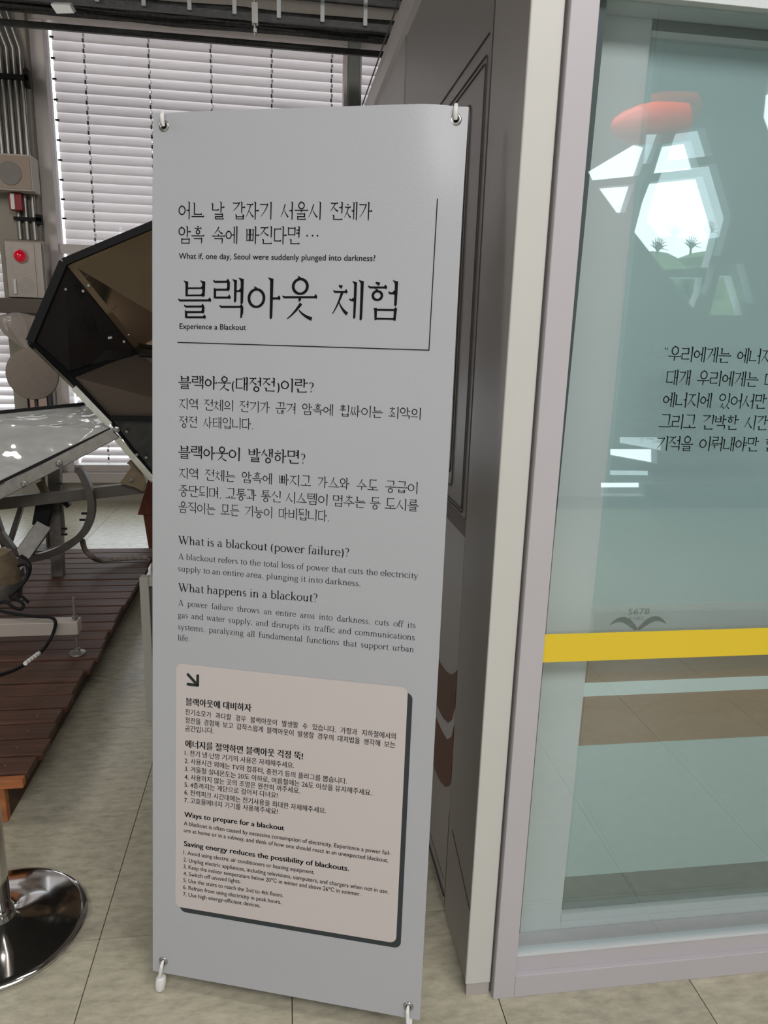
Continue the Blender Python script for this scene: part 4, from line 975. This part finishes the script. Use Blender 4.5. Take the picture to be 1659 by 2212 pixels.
def rrect(u0, v0, u1, v1, r, name, m_, h, n=80):
    q = []
    def xr(vv):
        if vv < v0+r: d = v0+r-vv
        elif vv > v1-r: d = vv-(v1-r)
        else: d = 0
        k = r-math.sqrt(max(0, r*r-d*d)); return u0+k, u1-k
    vs = [v0+r*(1-math.cos(k*PI/20)) for k in range(10)]+[v0+r+(v1-v0-2*r)*k/40 for k in range(41)]+[v1-r+r*math.sin(k*PI/20) for k in range(1, 11)]
    for a_, c_ in zip(vs, vs[1:]):
        (l0, r0_), (l1, r1_) = xr(a_), xr(c_)
        for k in range(12):
            q.append([(l0+(r0_-l0)*k/12, a_), (l0+(r0_-l0)*(k+1)/12, a_), (l1+(r1_-l1)*(k+1)/12, c_), (l1+(r1_-l1)*k/12, c_)])
    return quads_mesh(name, q, lambda a, b_: bw(a, b_, h), m_, sheet)
cTL, cTR, cBR, cBL = buv(383, 1431), buv(880, 1486), buv(857, 2036), buv(378, 1958)
cu0, cu1 = (cTL[0]+cBL[0])/2, (cTR[0]+cBR[0])/2; cv0, cv1 = (cBL[1]+cBR[1])/2, (cTL[1]+cTR[1])/2
rrect(cu0+.010, cv0-.0105, cu1+.010, cv1-.0105, .014, 'card_shadow_print', M['card_shadow'], .0004)
rrect(cu0, cv0, cu1, cv1, .014, 'card_print', M['card'], .0007)
# arrow
ap, aq = buv(404, 1453), buv(431, 1483)
q = []
def rstroke(p, r_, w_):
    s = strip([p, r_], [w_, w_]); 
    for c in (p, r_): s.append([(c[0]+w_/2*math.cos(k*PI/6), c[1]+w_/2*math.sin(k*PI/6)) for k in range(12)])
    return s
wA = .0062; ax0, ay1, ax1, ay0 = ap[0]+wA/2, ap[1]-wA/2, aq[0]-wA/2, aq[1]+wA/2
q = rstroke((ax0, ay1), (ax1, ay0), wA)+rstroke((ax1, ay1), (ax1, ay0), wA)+rstroke((ax0, ay0), (ax1, ay0), wA)
quads_mesh('arrow_print', q, lambda a, b_: bw(a, b_, .0011), M['arrow'], sheet)
# rule lines
def rule(p, r_, w_=.0017):
    a_, b_ = buv(*p), buv(*r_); n = 20; pts = [(a_[0]+(b_[0]-a_[0])*k/n, a_[1]+(b_[1]-a_[1])*k/n) for k in range(n+1)]
    quads_mesh('rule_line', strip(pts, [w_]*(n+1)), lambda u_, v_: bw(u_, v_, .0008), M['ink'], sheet)
rule((384, 739.6), (926.8, 756.5)); rule((926.8, 757.3), (945, 429.4))
SER, SAN = 'serif', 'sans'
T = [  # text, left px, baseline px, right px, baseline px, glyph height px, style, weight, justified
 ('어느 날 갑자기 서울시 전체가', 385, 474, 805, 476.5, 39, SER, .080, 0), ('암흑 속에 빠진다면', 385, 527, 650.6, 528.5, 39, SER, .080, 0),
 ('What if, one day, Seoul were suddenly plunged into darkness?', 386.7, 559, 810.7, 564.4, 13, SAN, .018, 0),
 ('블랙아웃', 384.4, 688.6, 686, 689.4, 88, SER, .082, 0), ('체험', 716, 691, 864.7, 693.3, 87, SER, .082, 0),
 ('Experience a Blackout', 388.6, 710.6, 531.7, 713, 12.7, SAN, .018, 0),
 ('블랙아웃(대정전)이란?', 385.5, 839.8, 679.5, 849.4, 30, SER, .098, 0),
 ('지역 전체의 전기가 끊겨 암흑에 휩싸이는 최악의', 386.7, 884.2, 911, 907.3, 25, SER, .080, 1), ('정전 사태입니다.', 386.7, 922.7, 549.5, 928.5, 25, SER, .080, 0),
 ('블랙아웃이 발생하면?', 385.5, 990.3, 661.4, 1003, 30, SER, .098, 0),
 ('지역 전체는 암흑에 빠지고 가스와 수도 공급이', 386.7, 1033.9, 904, 1067.4, 25, SER, .080, 1), ('중단되며, 교통과 통신 시스템이 멈추는 등 도시를', 386, 1071.3, 904, 1105.2, 25, SER, .080, 1),
 ('움직이는 모든 기능이 마비됩니다.', 386, 1107.2, 713.5, 1127.2, 25, SER, .080, 0),
 ('What is a blackout (power failure)?', 385.5, 1174.4, 755.5, 1202, 17.5, SER, .080, 0),
 ('A blackout refers to the total loss of power that cuts the electricity', 385.5, 1207.2, 903.3, 1249.6, 12.5, SER, .05, 0),
 ('supply to an entire area, plunging it into darkness.', 384.8, 1233.4, 780.6, 1266, 12.5, SER, .05, 0),
 ('What happens in a blackout?', 385.5, 1276.6, 687.2, 1299.8, 17.5, SER, .080, 0),
 ('A power failure throws an entire area into darkness, cuts off its', 385.5, 1307.5, 898.3, 1356.9, 12.5, SER, .05, 1),
 ('gas and water supply, and disrupts its traffic and communications', 384.8, 1333.3, 896.7, 1382.7, 12.5, SER, .05, 1),
 ('systems, paralyzing all fundamental functions that support urban', 384.5, 1358.8, 894.8, 1408.6, 12.5, SER, .05, 1),
 ('life.', 384.4, 1382.7, 411.4, 1384.8, 12.5, SER, .05, 0),
 ('블랙아웃에 대비하자', 401.7, 1521.4, 543.3, 1534.9, 13.5, SAN, .055, 0),
 ('전기소모가 과다할 경우 블랙아웃이 발생할 수 있습니다. 가정과 지하철에서의', 401, 1542, 854.7, 1595.5, 10.6, SAN, .020, 1),
 ('정전을 경험해 보고 갑작스럽게 블랙아웃이 발생할 경우의 대처법을 생각해 보는', 401, 1559.8, 853.9, 1614, 10.6, SAN, .020, 1),
 ('공간입니다.', 400.6, 1578, 462, 1583, 10.6, SAN, .020, 0),
 ('에너지를 절약하면 블랙아웃 걱정 뚝!', 401, 1612.3, 654.4, 1638.7, 13.5, SAN, .055, 0),
 ('1. 전기 냉·난방 기기의 사용은 자제해주세요.', 399.8, 1630, 636, 1657.5, 10.2, SAN, .020, 0),
 ('2. 사용시간 외에는 TV와 컴퓨터, 충전기 등의 플러그를 뽑습니다.', 399.8, 1647, 749.7, 1692, 10.2, SAN, .020, 0),
 ('3. 겨울철 실내온도는 20도 이하로, 여름철에는 26도 이상을 유지해주세요.', 399.8, 1664.3, 803, 1717, 10.2, SAN, .020, 0),
 ('4. 사용하지 않는 곳의 조명은 완전히 꺼주세요.', 399.5, 1682, 648.6, 1712, 10.2, SAN, .020, 0),
 ('5. 4층까지는 계단으로 걸어서 다녀요!', 399.3, 1698.5, 600.4, 1722, 10.2, SAN, .020, 0),
 ('6. 전력피크 시간대에는 전기사용을 최대한 자제해주세요.', 399, 1715, 704.6, 1755.5, 10.2, SAN, .020, 0),
 ('7. 고효율에너지 기기를 사용해주세요!', 398.8, 1732, 600.4, 1757, 10.2, SAN, .020, 0),
 ('Ways to prepare for a blackout', 398.6, 1763.4, 614, 1792.3, 11.5, SAN, .050, 0),
 ('A blackout is often caused by excessive consumption of electricity. Experience a power fail-', 397.9, 1781.5, 843.5, 1846.3, 9.3, SAN, .018, 0),
 ('ure at home or in a subway, and think of how one should react in an unexpected blackout.', 397.9, 1796.4, 838.5, 1862.0, 9.3, SAN, .018, 0),
 ('Saving energy reduces the possibility of blackouts.', 397.9, 1826.3, 753.6, 1880.3, 11.5, SAN, .050, 0),
 ('1. Avoid using electric air conditioners or heating equipment.', 397, 1844.4, 679.5, 1886.8, 9, SAN, .018, 0),
 ('2. Unplug electric appliances, including televisions, computers, and chargers when not in use.', 397, 1859.8, 838.8, 1929.3, 9, SAN, .018, 0),
 ('3. Keep the indoor temperature below 20℃ in winter and above 26℃ in summer.', 397, 1874.5, 778.7, 1934.3, 9, SAN, .018, 0),
 ('4. Switch off unused lights.', 397, 1889.9, 520.2, 1906.9, 9, SAN, .018, 0),
 ('5. Use the stairs to reach the 2nd to 4th floors.', 396.7, 1904.2, 612.4, 1937, 9, SAN, .018, 0),
 ('6. Refrain from using electricity in peak hours.', 396.5, 1919.2, 607.7, 1951.6, 9, SAN, .018, 0),
 ('7. Use high energy-efficient devices.', 396.3, 1934.3, 562.6, 1959, 9, SAN, .018, 0)]
for t, xl, yl, xr_, yr_, hp, st, wt, just in T:
    ul, vl = buv(xl, yl); ur, vr = buv(xr_, yr_); ut, vt = buv(xl, yl-hp); H = vt-vl; W = ur-ul
    onc = yl > 1500
    if st == SER:
        korean = 0xAC00 <= ord(t[0]) <= 0xD7A3
        words = layout(t, H, wt, 0, .93)
        qs = fit_words(words, W, None if just else H*(.5 if korean else .36))
    else: qs = sans_mesh(t, W, H*(.86 if 0 else 1), bool(just), wt)
    sh = (vr-vl)/W
    quads_mesh('text_line', [[(ul+a, vl+sh*a+b_) for a, b_ in q] for q in qs], lambda a, b_, h=(.0011 if onc else .0007): bw(a, b_, h), M['ink'], sheet)
q = []
for px in (664, 675.6, 686.5):
    c = buv(px, 509.5); q.append([(c[0]+.0016*math.cos(k*PI/6), c[1]+.0016*math.sin(k*PI/6)) for k in range(12)])
quads_mesh('text_line', q, lambda a, b_: bw(a, b_, .0007), M['ink'], sheet)
# eyelets
EP = [('top_left', buv(353, 271)), ('top_right', buv(983, 251)), ('bottom_left', buv(353, 2076)), ('bottom_right', buv(882, 2174))]
for nm, (u_, v_) in EP:
    c = bw(u_, v_, .0006); b = MB(); prof = []
    for k in range(9): a_ = PI*k/8; prof.append((.0076+.0030*math.cos(a_), .0022*math.sin(a_)))
    ey = MB().lathe(c, prof+[(.0046, -.0012)], 28, BN).build('eyelet', M['nickel'], sheet, smooth=True, loc=c)
    MB().lathe(c, [(.0045, -.0008), (.0045, .0006)], 20, BN).build('eyelet_hole', M['ink'], sheet, loc=c) if False else None
    hl_ = MB().lathe(c+BN*.0002, [(.0048, 0), (.0048, .0005)], 20, BN).build('eyelet_hole', M['ink'], sheet, loc=c)
# white stand: central pole, four arms, rear leg
hub = bw(.3, .80, -.06)
top = lambda u_, v_, h=0: bw(u_, v_, h)
MB().tube([hub-BU*.18, hub+BU*.22], .012, 12).build('hub_tube', M['grey_plastic'], bs, smooth=True)
MB().lathe(hub, [(.03, -.02), (.034, 0), (.03, .02)], 16, BU).build('hub_joint', M['grey_plastic'], bs, smooth=True)
for nm, (u_, v_) in EP:
    up_ = nm.startswith('top'); s_ = -1 if u_ < .3 else 1
    if up_:
        tip = bw(u_, v_, .004)
        pts = [hub+BU*.1, hub.lerp(bw(u_, v_, -.02), .5)+BN*-.02, bw(u_-s_*.02, v_-.05, -.016), bw(u_, v_+.004, -.012), bw(u_, v_+.0205, -.006), bw(u_-.0004, v_+.0225, .004), bw(u_, v_+.016, .009), bw(u_, v_+.006, .008), bw(u_, v_-.0005, .003)]
        rr = [.005]*4+[.0042]*4+[.0036]
        MB().tube(pts, rr, 12).build('upper_arm', M['rod'], bs, smooth=True, loc=hub)
    else:
        g = UZ(345, 2128, .012) if u_ < .3 else None
        c = bw(u_, v_, 0)
        if g is None: g = bw(u_+.004, v_-.075, .01); g.z = .012
        knee = Vector((c.x+(g.x-c.x)*.5, 0, 0))
        pts = [hub-BU*.1, hub.lerp(c, .5)-BN*.03, bw(u_-s_*.03, v_+.06, -.03), Vector((g.x, g.y, 0))+Vector((0, 0, .05))+nb*.022*0-BN*.022, Vector((g.x, g.y, .014))]
        MB().tube(pts, [.0055, .0055, .0055, .0055, .0065], 12).build('lower_arm', M['rod'], bs, smooth=True, loc=hub)
        gd = (Vector((g.x, g.y, .03))-Vector((g.x, g.y, .0))).normalized()
        MB().lathe(Vector((g.x, g.y, .0)), [(.004, 0), (.0095, .003), (.0115, .009), (.0115, .030), (.0095, .036), (.006, .038)], 20, (Vector((c.x, c.y, c.z))-Vector((g.x, g.y, 0))).normalized()).build('foot_cap', M['rod'], bs, smooth=True, loc=g)
        hk = [Vector((g.x, g.y, .030))+BN*.002, bw(u_*.8+.2*((g-BO).dot(BA)), v_-.020, .008), bw(u_, v_-.006, .009), bw(u_, v_, .004), bw(u_, v_+.002, -.004)]
        MB().tube(hk, [.0038, .0040, .0038, .0034, .003], 12).build('hook', M['rod'], bs, smooth=True, loc=g)
rf = Vector((hub.x, hub.y, 0))+nb*.42; rf.z = .010
MB().tube([hub-BU*.12, rf], .0065, 12).build('rear_leg', M['rod'], bs, smooth=True, loc=hub)
MB().lathe((rf.x, rf.y, 0), [(.010, 0), (.012, .004), (.011, .02), (.007, .03)], 16).build('foot_cap', M['rod'], bs, smooth=True)
